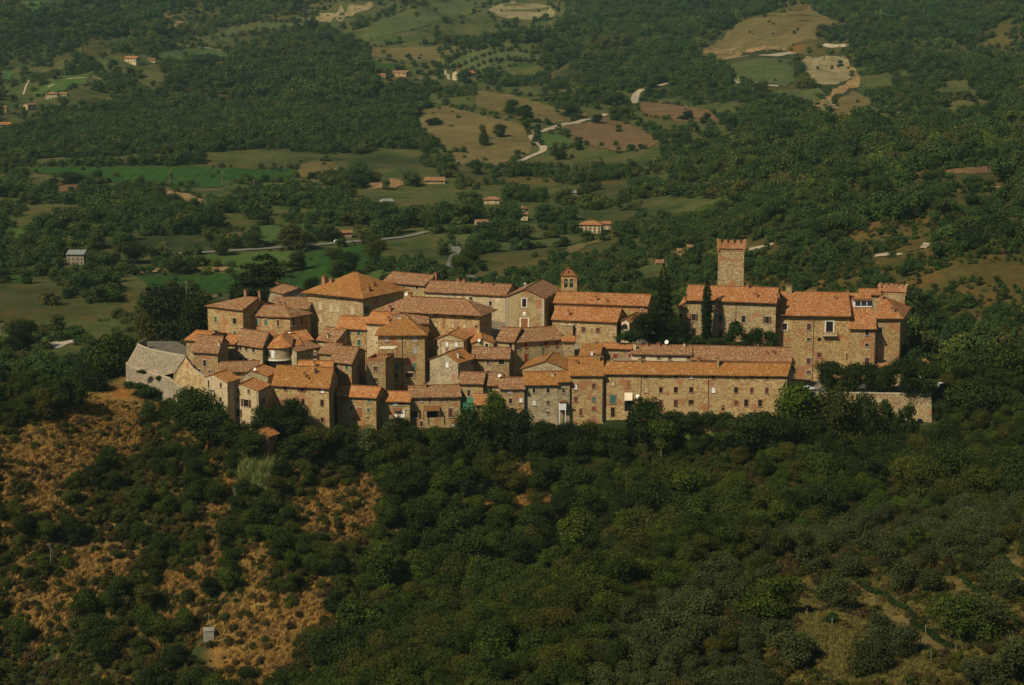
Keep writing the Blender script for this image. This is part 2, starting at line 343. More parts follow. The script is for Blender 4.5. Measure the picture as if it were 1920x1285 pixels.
def window(root, ax, nr, c, w, h, kind, trim='stone trim', name='window'):
    o = root.location; bm = bmesh.new(); base = c - ax * (w / 2) - UPV * (h / 2)
    fr = (.36 if trim == 'white stone' and name == 'door' else .26 if trim == 'white stone' else .13) if kind != 'v' else .05; out = nr * .09
    pm = {'w': 3, 'l': 4, 'n': 5}.get(kind, 0)
    obox(bm, base - nr * .05, ax * w, nr * .07, UPV * h, pm)
    if kind != 'v':
        obox(bm, base - ax * fr - nr * .04, ax * fr, out * 1.4, UPV * h, 1); obox(bm, base + ax * w - nr * .04, ax * fr, out * 1.4, UPV * h, 1)
        obox(bm, base - ax * (fr + .05) + UPV * h - nr * .04, ax * (w + 2 * fr + .1), out * 1.7, UPV * .2, 1)
        if name == 'window': obox(bm, base - ax * (fr + .06) - UPV * .14 - nr * .04, ax * (w + 2 * fr + .12), nr * .24, UPV * .14, 1)
        if kind in 'dBGR':
            obox(bm, base + ax * (w / 2 - .03) + nr * .02, ax * .06, nr * .03, UPV * h, 2); obox(bm, base + UPV * (h * .55) + nr * .021, ax * w, nr * .028, UPV * .06, 2)
    win = fin(name, bm, ['dark pane and shade', trim, 'wood beam', 'white paint', 'grey paint', 'blind stone'], root, o)
    def leaf(p, wd):
        b2 = bmesh.new(); obox(b2, p, ax * wd, nr * .05, UPV * h)
        for k in range(int(h / .22)): obox(b2, p + ax * .08 + UPV * (.08 + k * .22) + nr * .05, ax * (wd - .16), nr * .018, UPV * .12)
        fin('shutter', b2, SH.get(kind.lower(), 'brown paint'), win, o)
    if kind in 'gbrt':
        leaf(base + nr * .03, w * .49); leaf(base + ax * (w * .51) + nr * .03, w * .49)
    elif kind in 'GBRT':
        leaf(base - ax * (w * .5 + .05) + nr * .06, w * .47); leaf(base + ax * (w * 1.03 + .03) + nr * .06, w * .47)
    elif kind in 'ok':
        leaf(base + nr * .03, w)
    return win
class House: pass
def house(name, label, A, B, Y, vb, roof='gx', vr=None, D=10., C=None, rf=.5, af=.5, wall='golden stone', tile='old tiles', ov=.55, sv=.3,
          win=(), rwin=(), lwin=(), ch=(), pipe=(), dish=(), ins=(None, None), root=None, cat='house', group=None, trim='stone trim', hh=None, deep=0):
    ov *= 1.3; h_ = House(); P0 = at(*A, Y); P1 = atz(*B, P0.z); L = (P1 - P0).length; ex = (P1 - P0) / L
    nb = Vector((-ex.y, ex.x, 0)); nb = nb if nb.y > 0 else -nb
    if C: dv = atz(*C, P0.z) - P1; D = dv.length; dx = dv / D
    else: dx = nb
    Ze = P0.z
    f = lambda a, b, z=0.: P0 + ex * a + dx * b + UPV * z
    if hh is not None: hgt = hh
    elif roof == 'gy':
        m = f(L * af, 0); hgt = zat(proj(*m)[0], vr, m.y) - Ze
    elif roof == 'flat': hgt = 0
    else:
        m = f(L / 2, D * (1 if roof == 'shed' else rf)); hgt = zat(proj(*m)[0], vr, m.y) - Ze
    run = {'gx': D * rf, 'hip': D * rf, 'gy': L * af, 'shed': D, 'flat': 1}[roof]
    if roof != 'flat':
        sl = hgt / run
        if not .12 < sl < .62: print('SLOPE %-28s %.2f  L%.1f D%.1f h%.1f' % (label[:28], sl, L, D, hgt))
        lim = min(max(hgt, .14 * run), .6 * run); hgt = lim
    if C:
        ang = math.degrees(math.acos(max(-1, min(1, ex.dot(dx)))))
        if not 70 < ang < 112: print('ANGLE %-28s %.0f L%.1f D%.1f' % (label[:28], ang, L, D))
    i0, i1 = ins
    if roof == 'hip':
        i0 = D * rf if i0 is None else i0; i1 = D * rf if i1 is None else i1
        if i0 + i1 > L: k = L / (i0 + i1); i0 *= k; i1 *= k
    def rz(a, b):
        if roof == 'flat': return 0.
        if roof == 'shed': return hgt * b / D
        if roof == 'gy': return hgt * (a / (L * af) if a < L * af else (L - a) / (L * (1 - af)))
        z = hgt * (b / (D * rf) if b < D * rf else (D - b) / (D * (1 - rf)))
        if roof == 'hip':
            if i0 > 0: z = min(z, hgt * a / i0)
            if i1 > 0: z = min(z, hgt * (L - a) / i1)
        return z
    cs = [f(0, 0), f(L, 0), f(L, D), f(0, D)]
    zb = min(zat((A[0] + B[0]) / 2, vb, (P0.y + P1.y) / 2), min(float(H(c.x, c.y)) for c in cs) - 1) - deep
    FOOT.append([(c.x, c.y) for c in cs])
    own = root is None
    if own:
        o = f(L / 2, D / 2); root = empty(name, Vector((o.x, o.y, zb)))
        tag(root, label, cat, group)
    O = root.location; hgtb = zb - Ze
    bm = bmesh.new(); per = [(0, 0), (L * af, 0), (L, 0), (L, D * rf), (L, D), (L * af, D), (0, D), (0, D * rf)]
    top = [bm.verts.new(f(a, b, rz(a, b) + (.02 if roof == 'flat' else .0))) for a, b in per]; bot = [bm.verts.new(f(a, b, hgtb)) for a, b in per]
    for i in range(8):
        j = (i + 1) % 8; bm.faces.new((bot[i], bot[j], top[j], top[i]))
    if roof == 'flat': bm.faces.new(top)
    bmesh.ops.recalc_face_normals(bm, faces=bm.faces[:])
    h_.wall = fin('wall', bm, wall, root, O)
    t = .22
    g = lambda a, b, z: f(a, b, z + t)
    if roof != 'flat':
        bm = bmesh.new(); uvl = bm.loops.layers.uv.new('uv'); N = lambda x: max(2, int(x / 1.1))
        if roof in ('gx', 'shed'):
            rb = D if roof == 'shed' else D * rf; ze = -ov * hgt / rb
            a0, a1 = -sv, L + sv
            patch(bm, uvl, ((a0, -ov, ze), (a1, -ov, ze), (a0, rb, hgt), (a1, rb, hgt)), N(a1 - a0), N(rb), g)
            if roof == 'gx': patch(bm, uvl, ((a1, D + ov, -ov * hgt / (D - rb)), (a0, D + ov, -ov * hgt / (D - rb)), (a1, rb, hgt), (a0, rb, hgt)), N(a1 - a0), N(rb), g)
            rl = (g(a0, rb, hgt), g(a1, rb, hgt))
        elif roof == 'gy':
            ra = L * af; zl = -ov * hgt / ra; zr = -ov * hgt / (L - ra)
            patch(bm, uvl, ((-ov, D + sv, zl), (-ov, -sv, zl), (ra, D + sv, hgt), (ra, -sv, hgt)), N(D), N(ra), g)
            patch(bm, uvl, ((L + ov, -sv, zr), (L + ov, D + sv, zr), (ra, -sv, hgt), (ra, D + sv, hgt)), N(D), N(L - ra), g)
            rl = (g(ra, -sv, hgt), g(ra, D + sv, hgt))
        else:
            k = hgt / (D * rf) * ov; l0 = -ov if i0 > 0 else -sv; l1 = L + (ov if i1 > 0 else sv)
            r0 = i0 if i0 > 0 else -sv; r1 = L - i1 if i1 > 0 else L + sv; m = D * rf
            nx, ny, nm = N(L), N(D), N(m)
            patch(bm, uvl, ((l0, -ov, -k), (l1, -ov, -k), (r0, m, hgt), (r1, m, hgt)), nx, nm, g)
            patch(bm, uvl, ((l1, D + ov, -k), (l0, D + ov, -k), (r1, m, hgt), (r0, m, hgt)), nx, nm, g)
            if i1 > 0: patch(bm, uvl, ((l1, -ov, -k), (l1, D + ov, -k), (r1, m, hgt), (r1, m, hgt)), ny, nm, g)
            if i0 > 0: patch(bm, uvl, ((l0, D + ov, -k), (l0, -ov, -k), (r0, m, hgt), (r0, m, hgt)), ny, nm, g)
            rl = (g(r0, m, hgt), g(r1, m, hgt))
        thicken(bm, t)
        if roof != 'shed' and (rl[1] - rl[0]).length > .5: tube(bm, rl[0] + UPV * .03, rl[1] + UPV * .03, .17, n=6)
        h_.roof = fin('roof', bm, tile, root, O)
    else:
        bm = bmesh.new()
        for a0, b0, a1, b1 in ((-.05, -.05, L + .05, .35), (-.05, D - .3, L + .05, D + .05), (-.05, .35, .3, D - .3), (L - .3, .35, L + .05, D - .3)):
            obox(bm, f(a0, b0, .03), ex * (a1 - a0), dx * (b1 - b0), UPV * .9)
        h_.roof = fin('parapet', bm, 'brick masonry', root, O)
    def onface(u, v, q, ax, nr):
        a, b = ray(u, v); d = Vector((a, 1, b)); c = Vector((0, 0, ZC)); s = (q - c).dot(nr) / d.dot(nr); return c + d * s
    faces = {'f': (P0, ex), 'r': (P1, dx), 'l': (P0, dx)}
    for key, lst in (('f', win), ('r', rwin), ('l', lwin)):
        q, ax = faces[key]; nr = Vector((ax.y, -ax.x, 0)).normalized()
        if key == 'f' and nr.y > 0: nr = -nr
        if key == 'r' and nr.dot(ex) < 0: nr = -nr
        if key == 'l' and nr.dot(ex) > 0: nr = -nr
        for w in lst:
            u, v, pw, ph, kd = w[:5]
            p = onface(u, v, q, ax, nr); k = mpp(p.y)
            nm = 'door' if (len(w) > 5 and w[5] == 'D') else 'window'
            ww = pw * k / max(.35, abs(ax.x)) ; window(root, ax, nr, p, max(.45, ww), max(.4, ph * k), kd, w[6] if len(w) > 6 else trim, nm)
    def onroof(u, v):
        a, b = ray(u, v); best = None
        for Yy in np.arange(P0.y - 12, P0.y + 60, .15):
            p = Vector((a * Yy, Yy, ZC + b * Yy)); q = p - P0; q.z = 0
            det = ex.x * dx.y - ex.y * dx.x; al = (q.x * dx.y - q.y * dx.x) / det; be = (ex.x * q.y - ex.y * q.x) / det
            if -sv <= al <= L + sv and -ov <= be <= D + ov and p.z <= Ze + rz(min(max(al, 0), L), min(max(be, 0), D)) + t: return p
        al = min(max((u - proj(*P0)[0]) / (proj(*P1)[0] - proj(*P0)[0]), 0.02), .98) * L
        if roof == 'gy': return f(L * af, D * .5, hgt)
        return f(al, run, hgt)
    par = h_.roof
    for c in ch:
        u, v0, v1, pw = c[:4]; p = onroof(u, v0); k = mpp(p.y); w = max(.5, pw * k); hh_ = max(.8, (v0 - v1) * k)
        b2 = bmesh.new(); obox(b2, p - ex * w / 2 - nb * w / 2 - UPV * .8, ex * w, nb * w, UPV * (hh_ + .5), 0)
        obox(b2, p - ex * (w / 2 + .1) - nb * (w / 2 + .1) + UPV * (hh_ - .3), ex * (w + .2), nb * (w + .2), UPV * .12, 0)
        for sx in (0, 1):
            for sy in (0, 1): obox(b2, p - ex * w / 2 - nb * w / 2 + ex * (w * .75 * sx) + nb * (w * .75 * sy) + UPV * (hh_ - .18), ex * w * .25, nb * w * .25, UPV * .25, 0)
        tp = p + UPV * (hh_ + .07); q4 = [tp + ex * (sx * (w / 2 + .12)) + nb * (sy * (w / 2 + .12)) for sx, sy in ((-1, -1), (1, -1), (1, 1), (-1, 1))]
        vv = [b2.verts.new(x) for x in q4]; ap = b2.verts.new(tp + UPV * .3)
        for i in range(4): b2.faces.new((vv[i], vv[(i + 1) % 4], ap)).material_index = 1
        b2.faces.new(vv[::-1]).material_index = 1
        fin('chimney', b2, [c[4] if len(c) > 4 else 'chimney brick', tile], par, O)
    nf = -nb
    for u, v0, v1 in pipe:
        p = onface(u, v0, P0, ex, nf); q = onface(u, v1, P0, ex, nf); b2 = bmesh.new()
        tube(b2, p + nf * .1, Vector((p.x, p.y, q.z)) + nf * .1, .07, n=6); fin('drainpipe', b2, 'iron', root, O)
    for u, v, r in dish:
        p = onroof(u, v + 1); k = mpp(p.y); b2 = bmesh.new(); rr = max(.38, r * k); c = p + UPV * (rr + .35)
        tube(b2, p - UPV * .2, c, .04, n=5)
        dirv = Vector((-.45, -.8, .38)).normalized(); a1 = dirv.orthogonal().normalized(); a2 = dirv.cross(a1)
        rings = [[b2.verts.new(c + (a1 * math.cos(6.2832 * i / 12) + a2 * math.sin(6.2832 * i / 12)) * rr * s + dirv * (s * s * .25 * rr)) for i in range(12)] for s in (.35, .7, 1)]
        cv = b2.verts.new(c)
        for i in range(12):
            j = (i + 1) % 12; b2.faces.new((cv, rings[0][i], rings[0][j])).material_index = 1
            for q in (0, 1): b2.faces.new((rings[q][i], rings[q + 1][i], rings[q + 1][j], rings[q][j])).material_index = 1
        tube(b2, c, c + dirv * rr * .8, .03, n=4)
        fin('satellite_dish', b2, ['iron', 'white paint'], root, O)
    h_.root, h_.f, h_.L, h_.D, h_.ex, h_.dx, h_.nf, h_.Ze, h_.hgt, h_.rz, h_.P0, h_.P1, h_.zb, h_.onface = root, f, L, D, ex, dx, nf, Ze, hgt, rz, P0, P1, zb, onface
    h_.face = lambda u, v: onface(u, v, P0, ex, nf)
    return h_
def awning(hs, u0, u1, v0, v1, depth, mat, name='awning', post=False):
    p = hs.face(u0, v0); q = hs.face(u1, v0); k = (zdiff := p.z - hs.face(u0, v1).z)
    bm = bmesh.new(); e = q - p
    prism(bm, [p + hs.nf * .05, q + hs.nf * .05, q + hs.nf * depth - UPV * k, p + hs.nf * depth - UPV * k], UPV * .06)
    if post:
        for c in (p, q):
            b = c + hs.nf * (depth - .2) - UPV * k; tube(bm, b, b - UPV * 2.4, .12, n=6)
    return fin(name, bm, mat, hs.root, hs.root.location)
def balcony(hs, u0, u1, v, depth=1.1, mat='iron', slab='stone trim', rail=1.0):
    p = hs.face(u0, v); q = hs.face(u1, v); e = (q - p); n = max(4, int(e.length / .3)); bm = bmesh.new(); nf = hs.nf
    obox(bm, p + nf * .02 - UPV * .18, e, nf * depth, UPV * .18, 1)
    a, b = p + nf * (depth - .08), q + nf * (depth - .08)
    for x, y in ((a, b), (p + nf * .1, a), (q + nf * .1, b)):
        tube(bm, x + UPV * rail, y + UPV * rail, .05, n=5); m = max(3, int((y - x).length / .3))
        for i in range(m + 1): c = x.lerp(y, i / m); tube(bm, c, c + UPV * rail, .035, n=4)
    return fin('balcony', bm, [mat, slab], hs.root, hs.root.location)
VG = 'stone houses of the hill village'
def HS(label, *a, **k):
    k.setdefault('group', VG); return house(k.pop('name', 'stone_house'), label, *a, **k)
# ---------------- upper left
HS('tall house at the upper left corner of the village, brown hipped roof, four small windows', (389, 573), (455.4, 581), 574, 640, 'hip', vr=556, D=13, ins=(9, 0), wall='ochre stone',
   win=[(404.3, 599, 5, 11, 'g'), (440, 602, 8, 11, 'd'), (405, 622, 10, 6, 'd'), (440, 624.5, 5, 7, 'g')], ch=[(461, 556, 544, 5), (487, 560, 546, 4)])
h = HS('long house with teal and dark red shutters and a brick panel beside the corner house', (456, 589.7), (543.8, 593.4), 571, 640, 'hip', C=(581, 587), vr=569, hh=3.0, ins=(0, 5), wall='ochre stone',
   win=[(460.4, 604.6, 7, 6, 't'), (482, 603.4, 5, 11, 't'), (498.2, 604.4, 5, 11, 't'), (521.4, 606, 5, 12, 'b'), (456.5, 621, 6, 8, 'v', 'D')], rwin=[(550, 603.5, 5, 14, 'r'), (566, 601.6, 5, 14, 'r')], ch=[(507, 571, 565, 4), (516, 570, 566, 3)])
bm = bmesh.new(); p, q = h.face(451, 598), h.face(472, 617); obox(bm, Vector((p.x, p.y, q.z)) + h.nf * .01, h.ex * (q.x - p.x), h.nf * .04, UPV * (p.z - q.z)); fin('brick_panel', bm, 'brick masonry', h.root, h.root.location)
HS('blank grey gabled house wall between the red shuttered house and the great hipped house', (530, 552), (577, 547), 586, 600, 'gy', vr=541, af=.62, D=14, wall='grey stone', ov=.3)
HS('low brown shed roof on a blank stone house below the grey gable', (505, 578), (577, 580), 580, 620, 'shed', vr=563, D=7, hh=2.2, wall='grey stone', ov=.3)
HS('great square house with a broad orange pyramid roof and rows of blind windows', (576, 545), (680, 555.5), 583, 632, 'hip', C=(757, 540.5), vr=517, hh=4.9, wall='golden stone', tile='lichen tiles', ov=1.0,
   win=[(583, 572, 7, 13, 'n'), (600.6, 574.5, 7, 13, 'n'), (620.8, 577.6, 7, 13, 'n'), (633, 579, 7, 13, 'n'), (661, 582.4, 7, 13, 'n'), (583, 549.5, 5, 4, 'w'), (600, 552, 5, 4, 'w'), (619, 553.5, 6, 4, 'w'), (633, 555.5, 6, 4, 'w'), (661, 558.5, 6, 4, 'w'), (584, 597, 5, 10, 'n'), (601, 599, 5, 12, 'n')],
   rwin=[(686.5, 581, 9, 15, 'd')], ch=[(608, 532, 518, 7), (621, 530, 522, 5), (691, 545, 538, 5), (700, 535, 530, 4)])
HS('long brown roofed house behind the orange pyramid roof, at the back of the village', (719, 528), (796, 535), 600, 560, 'gx', vr=514, D=11, wall='golden stone', win=[(782, 539, 5, 6, 'd'), (757, 538, 4, 5, 'b')], ch=[(817, 522, 512, 6)])
HS('very long convent wing with a low red roof running up to the church', (797, 546), (948, 553.5), 585, 612, 'gx', vr=531, D=11, wall='pale stone', win=[(868, 556, 7, 8, 'k'), (882.7, 560, 6, 5, 'd'), (919.6, 569, 5, 8, 'd'), (840, 560, 5, 7, 'n')], ch=[(859, 529, 523, 5), (870, 530, 524, 5), (900, 533, 528, 5), (923, 536, 531, 4)], pipe=[(853, 552, 600)])
# ---------------- church
h = house('church', 'plain stone church with a gabled front, white framed window and brown door', (948.7, 556.5), (1020.6, 559), 572, 616, 'gy', vr=542.5, C=(1049.7, 541.5), wall='golden stone', ov=.5, sv=.4, cat='church', trim='white stone',
   win=[(983, 568, 8, 16, 'd'), (983.2, 607.5, 13, 21, 'o', 'D')], pipe=[(950.5, 557, 610)])
bm = bmesh.new(); p = h.face(983.3, 588.7); tube(bm, p - h.nf * .05, p + h.nf * .14, .62, n=20); tube(bm, p + h.nf * .1, p + h.nf * .2, .4, n=16); fin('roundel', bm, 'white stone', h.root, h.root.location)
bm = bmesh.new(); p = h.f(h.L * .5, -.1, h.hgt + .2); tube(bm, p, p + UPV * 2, .09, n=6); tube(bm, p + UPV * 1.35 - h.ex * .6, p + UPV * 1.35 + h.ex * .6, .08, n=6); fin('cross', bm, 'white stone', h.root, h.root.location)
for a_ in (0, h.L - .7): bm = bmesh.new(); obox(bm, h.f(a_, -.1, h.zb - h.Ze), h.ex * .7, h.dx * .1, UPV * (h.Ze - h.zb)); fin('corner_stones', bm, 'stone trim', h.root, h.root.location)
# bell gable
Yb = 583; b0 = at(1052, 549, Yb); k = mpp(Yb); Wd = 29.5 * k; rt = empty('bell_gable', Vector((b0.x + Wd / 2, Yb, b0.z - 3))); tag(rt, 'brick and stone bell gable with two arched bell openings beside the church', 'bell gable')
X = lambda u: b0.x + (u - 1052) * k
Zz = lambda v: zat(1067, v, Yb)
def arch(u, r, vs, n=8, up=True): return [Vector((X(u) - r * math.cos(math.pi * i / n), Yb, Zz(vs) + r * math.sin(math.pi * i / n))) for i in range(n + 1)]
bm = bmesh.new(); dvv = Vector((0, 1.3, 0)); V3 = lambda u, v: Vector((X(u), Yb, Zz(v)))
prism(bm, [V3(1052, 570), V3(1081.5, 570), V3(1081.5, 540), V3(1052, 540)], dvv)
for a, b in ((1052, 1057.8), (1064.2, 1068.0), (1074.4, 1081.5)): prism(bm, [V3(a, 540), V3(b, 540), V3(b, 526), V3(a, 526)], dvv)
r1 = 3.2 * k
prism(bm, [V3(1052, 517), V3(1052, 526)] + arch(1061, r1, 526) + arch(1071.2, r1, 526) + [V3(1081.5, 526), V3(1081.5, 517)], dvv)
fin('wall', bm, 'ochre stone', rt, rt.location)
bm = bmesh.new(); prism(bm, [V3(1053, 517), V3(1080.5, 517), V3(1068.6, 505), V3(1064.5, 505)], dvv); prism(bm, [V3(1065.4, 508), V3(1067.6, 508), V3(1067.6, 513), V3(1065.4, 513)], Vector((0, -.02, 0)), 1); fin('pediment', bm, ['brick masonry', 'dark pane and shade'], rt, rt.location)
bm = bmesh.new(); obox(bm, V3(1050.8, 518) - Vector((0, .2, 0)), Vector((32 * k, 0, 0)), Vector((0, 1.7, 0)), UPV * .22)
for a, b, c, d in ((1051, 517, 1066.7, 502.6), (1082.4, 517, 1066.7, 502.6)): prism(bm, [V3(a, b), V3(c, d), V3(c, d) + UPV * .2, V3(a, b) + UPV * .2], Vector((0, 1.7, 0)))
bmesh.ops.translate(bm, verts=bm.verts, vec=(0, -.05, 0)); fin('roof', bm, 'orange tiles', rt, rt.location)
for u in (1061, 1071.2):
    bm = bmesh.new(); c = Vector((X(u), Yb + .65, Zz(527)))
    prof = [(.08, .55), (.24, .5), (.3, .2), (.36, -.3), (.5, -.6)]
    for (ra, za), (rb, zb_) in zip(prof, prof[1:]): tube(bm, c + UPV * zb_, c + UPV * za, rb, ra, n=12)
    tube(bm, c + UPV * .55, c + UPV * 1.0, .05, n=5); obox(bm, c + Vector((-r1, -.08, .75)), Vector((2 * r1, 0, 0)), Vector((0, .16, 0)), UPV * .14); fin('bell', bm, 'bronze', rt, rt.location)
# ---------------- parish buildings right of the church
HS('long orange roofed parish building directly behind the front parish house', (1039, 567), (1214, 573), 572, 625, 'gx', vr=551, D=12, wall='ochre stone', tile='castle tiles', win=[(1204, 582, 4, 5, 'b')], ch=[(1118, 564, 556, 3), (1137, 567, 564, 4)])
h = HS('parish house with a lean orange roof, two brick framed windows and a stone turret buttress', (1035.5, 598), (1156, 603.2), 561, 650, 'gx', vr=577, D=12.5, wall='golden stone', tile='castle tiles', trim='brick trim',
   win=[(1094, 618, 7, 9, 'b'), (1121, 619.5, 7, 9, 'b'), (1043.5, 617.5, 3, 6, 'v'), (1119, 647, 7, 11, 'b', 'D')], pipe=[(1078, 602, 640)], ch=[(1066, 592, 582, 2)])
bm = bmesh.new(); p = h.face(1052, 609); q = h.face(1076, 655); obox(bm, Vector((p.x, p.y, q.z - 3)) + h.nf * .01, h.ex * (q.x - p.x), h.nf * 1.1, UPV * (p.z - q.z + 3), 0)
obox(bm, Vector((p.x + 1.1, p.y, h.face(1060, 624).z)) + h.nf * 1.09, h.ex * .55, h.nf * .04, UPV * 2.1, 1); obox(bm, Vector((p.x - .15, p.y, p.z)) + h.nf * .01, h.ex * (q.x - p.x + .3), h.nf * 1.3, UPV * .16, 2); fin('turret_buttress', bm, ['golden stone', 'dark pane and shade', 'stone trim'], h.root, h.root.location)
h = HS('small loggia wing with a dark arch and orange roof beside the big cedar', (1165, 602), (1180, 603), 558, 628, 'gy', vr=597, D=16, wall='plaster', tile='castle tiles', sv=.4, hh=1.3)
bm = bmesh.new(); c = h.face(1171.5, 613); r = 5.6 * mpp(557); prism(bm, [c + h.nf * .02 + h.ex * (-r * math.cos(math.pi * i / 10)) + UPV * (r * math.sin(math.pi * i / 10)) for i in range(11)] + [c + h.nf * .02 + h.ex * r - UPV * .7, c + h.nf * .02 - h.ex * r - UPV * .7], h.nf * .03); fin('arched_opening', bm, 'dark pane and shade', h.root, h.root.location)  # flat dark arch panel, the loggia's inner shade put into its colour
# ---------------- castle
cs = house('castle', 'large stone castle with a crenellated square tower and long orange roofs', (1286.5, 560.5), (1455, 566), 562, 655, 'gx', vr=538.5, D=14, wall='golden stone', tile='castle tiles', ov=.8, cat='castle', deep=2,
   win=[(1301, 566, 6, 4, 'b'), (1351, 567.5, 6, 4, 'b'), (1394.5, 569.5, 6, 4, 'b'), (1438.4, 571.5, 6, 4, 'b'), (1301, 595, 7, 13, 'B'), (1351, 597, 7, 13, 'd'), (1394, 598.4, 7, 13, 'd'), (1438.4, 600, 7, 13, 'B'),
        (1301, 625, 7, 19, 'd', 'D', 'brick trim'), (1351, 628, 7, 18, 'd', 'D', 'brick trim'), (1394.5, 628, 7, 18, 'b', 'D', 'brick trim'), (1438, 631, 7, 18, 'b', 'D', 'brick trim')],
   pipe=[(1380, 568, 640)], ch=[(1417, 558, 550, 6), (1458.5, 560, 551, 6), (1402, 541, 534, 5)])
CR = cs.root
house('x', '', (1273, 576), (1286, 577), 563, 650, 'gx', vr=558, D=10, wall='golden stone', tile='castle tiles', root=CR, win=[(1277, 596, 5, 12, 'v')])
cm = house('x', '', (1455.4, 588.5), (1594, 590.5), 560, 720, 'gx', vr=549, D=23, wall='ochre stone', tile='castle tiles', ov=.9, root=CR, deep=2,
   win=[(1471.6, 593, 7, 5, 'b'), (1518.5, 594, 7, 5, 'b'), (1471.6, 612.6, 8, 13, 'd', 'W', 'white stone'), (1516.7, 613.3, 8, 13, 'b'), (1555.3, 613.3, 13, 21, 'd', 'D', 'white stone'), (1516.7, 636.5, 7, 5, 'd'), (1536.4, 636.5, 7, 6, 'v'), (1536, 665.6, 8, 9, 'b', 'W', 'brick trim'), (1516, 677, 8, 11, 'b'), (1516, 698, 8, 6, 'b'), (1588, 669, 4, 14, 'b')],
   pipe=[(1526, 594, 715)], ch=[(1478.6, 549, 535, 11, 'golden stone'), (1589, 553, 545, 5), (1566, 562, 558, 5)])
balcony(cm, 1541, 1569, 628, 1.3, 'stone trim', 'stone trim', 1.05)
house('x', '', (1592, 614.5), (1642.5, 615), 556, 720, 'shed', vr=551, D=16, wall='ochre stone', tile='castle tiles', ov=.7, root=CR, deep=2, sv=.15,
   win=[(1626, 623, 7, 13, 'd'), (1625.5, 647, 7, 6, 'd'), (1625.5, 677, 9, 13, 'b')], pipe=[(1641, 616, 690)])
ce = house('x', '', (1643, 594.5), (1688.5, 594.5), 559, 720, 'hip', C=(1702, 575.5), vr=561, hh=4.4, wall='ochre stone', tile='castle tiles', ov=.8, root=CR, deep=2, ins=(0, 6),
   win=[(1651, 619, 7, 11, 'd'), (1650.7, 642, 6, 5, 'b'), (1659, 677.3, 7, 6, 'b')], ch=[(1674, 585, 577, 6), (1653, 562, 552, 5)], pipe=[(1645, 597, 690)])
house('x', '', (1642, 694), (1693, 695.5), 552, 720, 'shed', vr=683, D=5, wall='golden stone', tile='orange tiles', root=CR)
# long dormer window in the roof
bm = bmesh.new(); p = at(1601, 574.5, 564.5); k = mpp(564); obox(bm, p - UPV * .25, Vector((34 * k, 0, 0)), Vector((0, 2.6, 0)), UPV * 1.85, 0); obox(bm, p + Vector((-.2, -.25, 1.6)), Vector((34 * k + .4, 0, 0)), Vector((0, 3.2, 0)), UPV * .16, 2)
for i in range(3): obox(bm, p + Vector((.35 + i * 11.2 * k, -.04, .1)), Vector((10 * k, 0, 0)), Vector((0, .06, 0)), UPV * 1.4, 1)
fin('dormer_window', bm, ['white paint', 'glass', 'castle tiles'], CR, CR.location)
def tower(uv0, uv1, uv2, Y, vb, vm, vt, nm, wallm, mer=5):
    P0 = at(*uv0, Y); P1 = atz(*uv1, P0.z); P2 = atz(*uv2, P0.z); e = P1 - P0; d = P2 - P1; d.normalize(); perp = Vector((-e.y, e.x, 0)).normalized(); D = (P2 - P1).length; d = perp * D
    zt, zm, zb = zat(uv0[0], vt, Y), P0.z, zat(uv0[0], vb, Y) - 3
    T = bmesh.new(); obox(T, Vector((P0.x, P0.y, zb)), e, d, UPV * (zm - zb)); tw = fin(nm, T, wallm, CR, CR.location)
    ex, dx = e.normalized(), d.normalized(); B = bmesh.new(); o = .42; hgt = zt - zm; L, W = e.length, d.length; q = P0 - ex * o - dx * o
    for a, b, lx, ly in ((0, 0, L + 2 * o, .55), (0, W + 2 * o - .55, L + 2 * o, .55), (0, .55, .55, W + 2 * o - 1.1), (L + 2 * o - .55, .55, .55, W + 2 * o - 1.1)):
        obox(B, q + ex * a + dx * b + UPV * .35, ex * lx, dx * ly, UPV * (hgt * .42))
    def run(o0, ax, nn, ln, m):
        w = ln / (2 * m - 1)
        for i in range(m):
            s = o0 + ax * (i * 2 * w) + UPV * (hgt * .42 + .35)
            h2 = hgt * .58 - .35
            prism(B, [s, s + ax * w * 1.2, s + ax * w * 1.25 + UPV * h2, s + ax * w * .6 + UPV * (h2 * .72), s - ax * w * .05 + UPV * h2], nn * .5)
        m2 = int(ln / .8)
        for i in range(m2 + 1):
            s = o0 + ax * (i * (ln - .3) / m2) + nn * .3
            obox(B, s - UPV * .55, ax * .3, nn * -.0 + nn * .35, UPV * .95)
    run(q, ex, dx, L + 2 * o, mer); run(q + dx * (W + 2 * o), ex, -dx, L + 2 * o, mer); run(q + dx * .0 + ex * (L + 2 * o), dx, -ex, W + 2 * o, mer); run(q, dx, ex, W + 2 * o, mer)
    fin('battlement', B, 'brick masonry', tw, CR.location)
    return tw, P0, ex, dx, zm
tw, P0, ex, dx, zm = tower((1346.9, 468), (1395.4, 468.6), (1403, 465.5), 569, 545, 468, 452, 'tower', 'golden stone')
bm = bmesh.new(); k = mpp(569); c = Vector((P0.x + 32.8 * k, P0.y, zat(1380, 507.6, 569))); tube(bm, c - dx * .15, c + dx * .05, .45, n=18); fin('clock_face', bm, 'white stone', tw, CR.location)
bm = bmesh.new(); obox(bm, Vector((P0.x + 24 * k, P0.y, zat(1371, 541, 569))) - dx * .03, ex * .6, dx * .05, UPV * .6); obox(bm, Vector((P0.x + 20 * k, P0.y, zat(1371, 520, 569))) - dx * .03, ex * .3, dx * .05, UPV * .9); fin('arrow_slit', bm, 'dark pane and shade', tw, CR.location)
tower((1649, 548), (1697, 550.5), (1701, 548), 588, 575, 548, 533, 'rear_tower', 'golden stone', 6)
house('x', '', (1612, 552), (1650, 553), 584, 580, 'gx', vr=543, D=10, wall='golden stone', tile='castle tiles', root=CR)
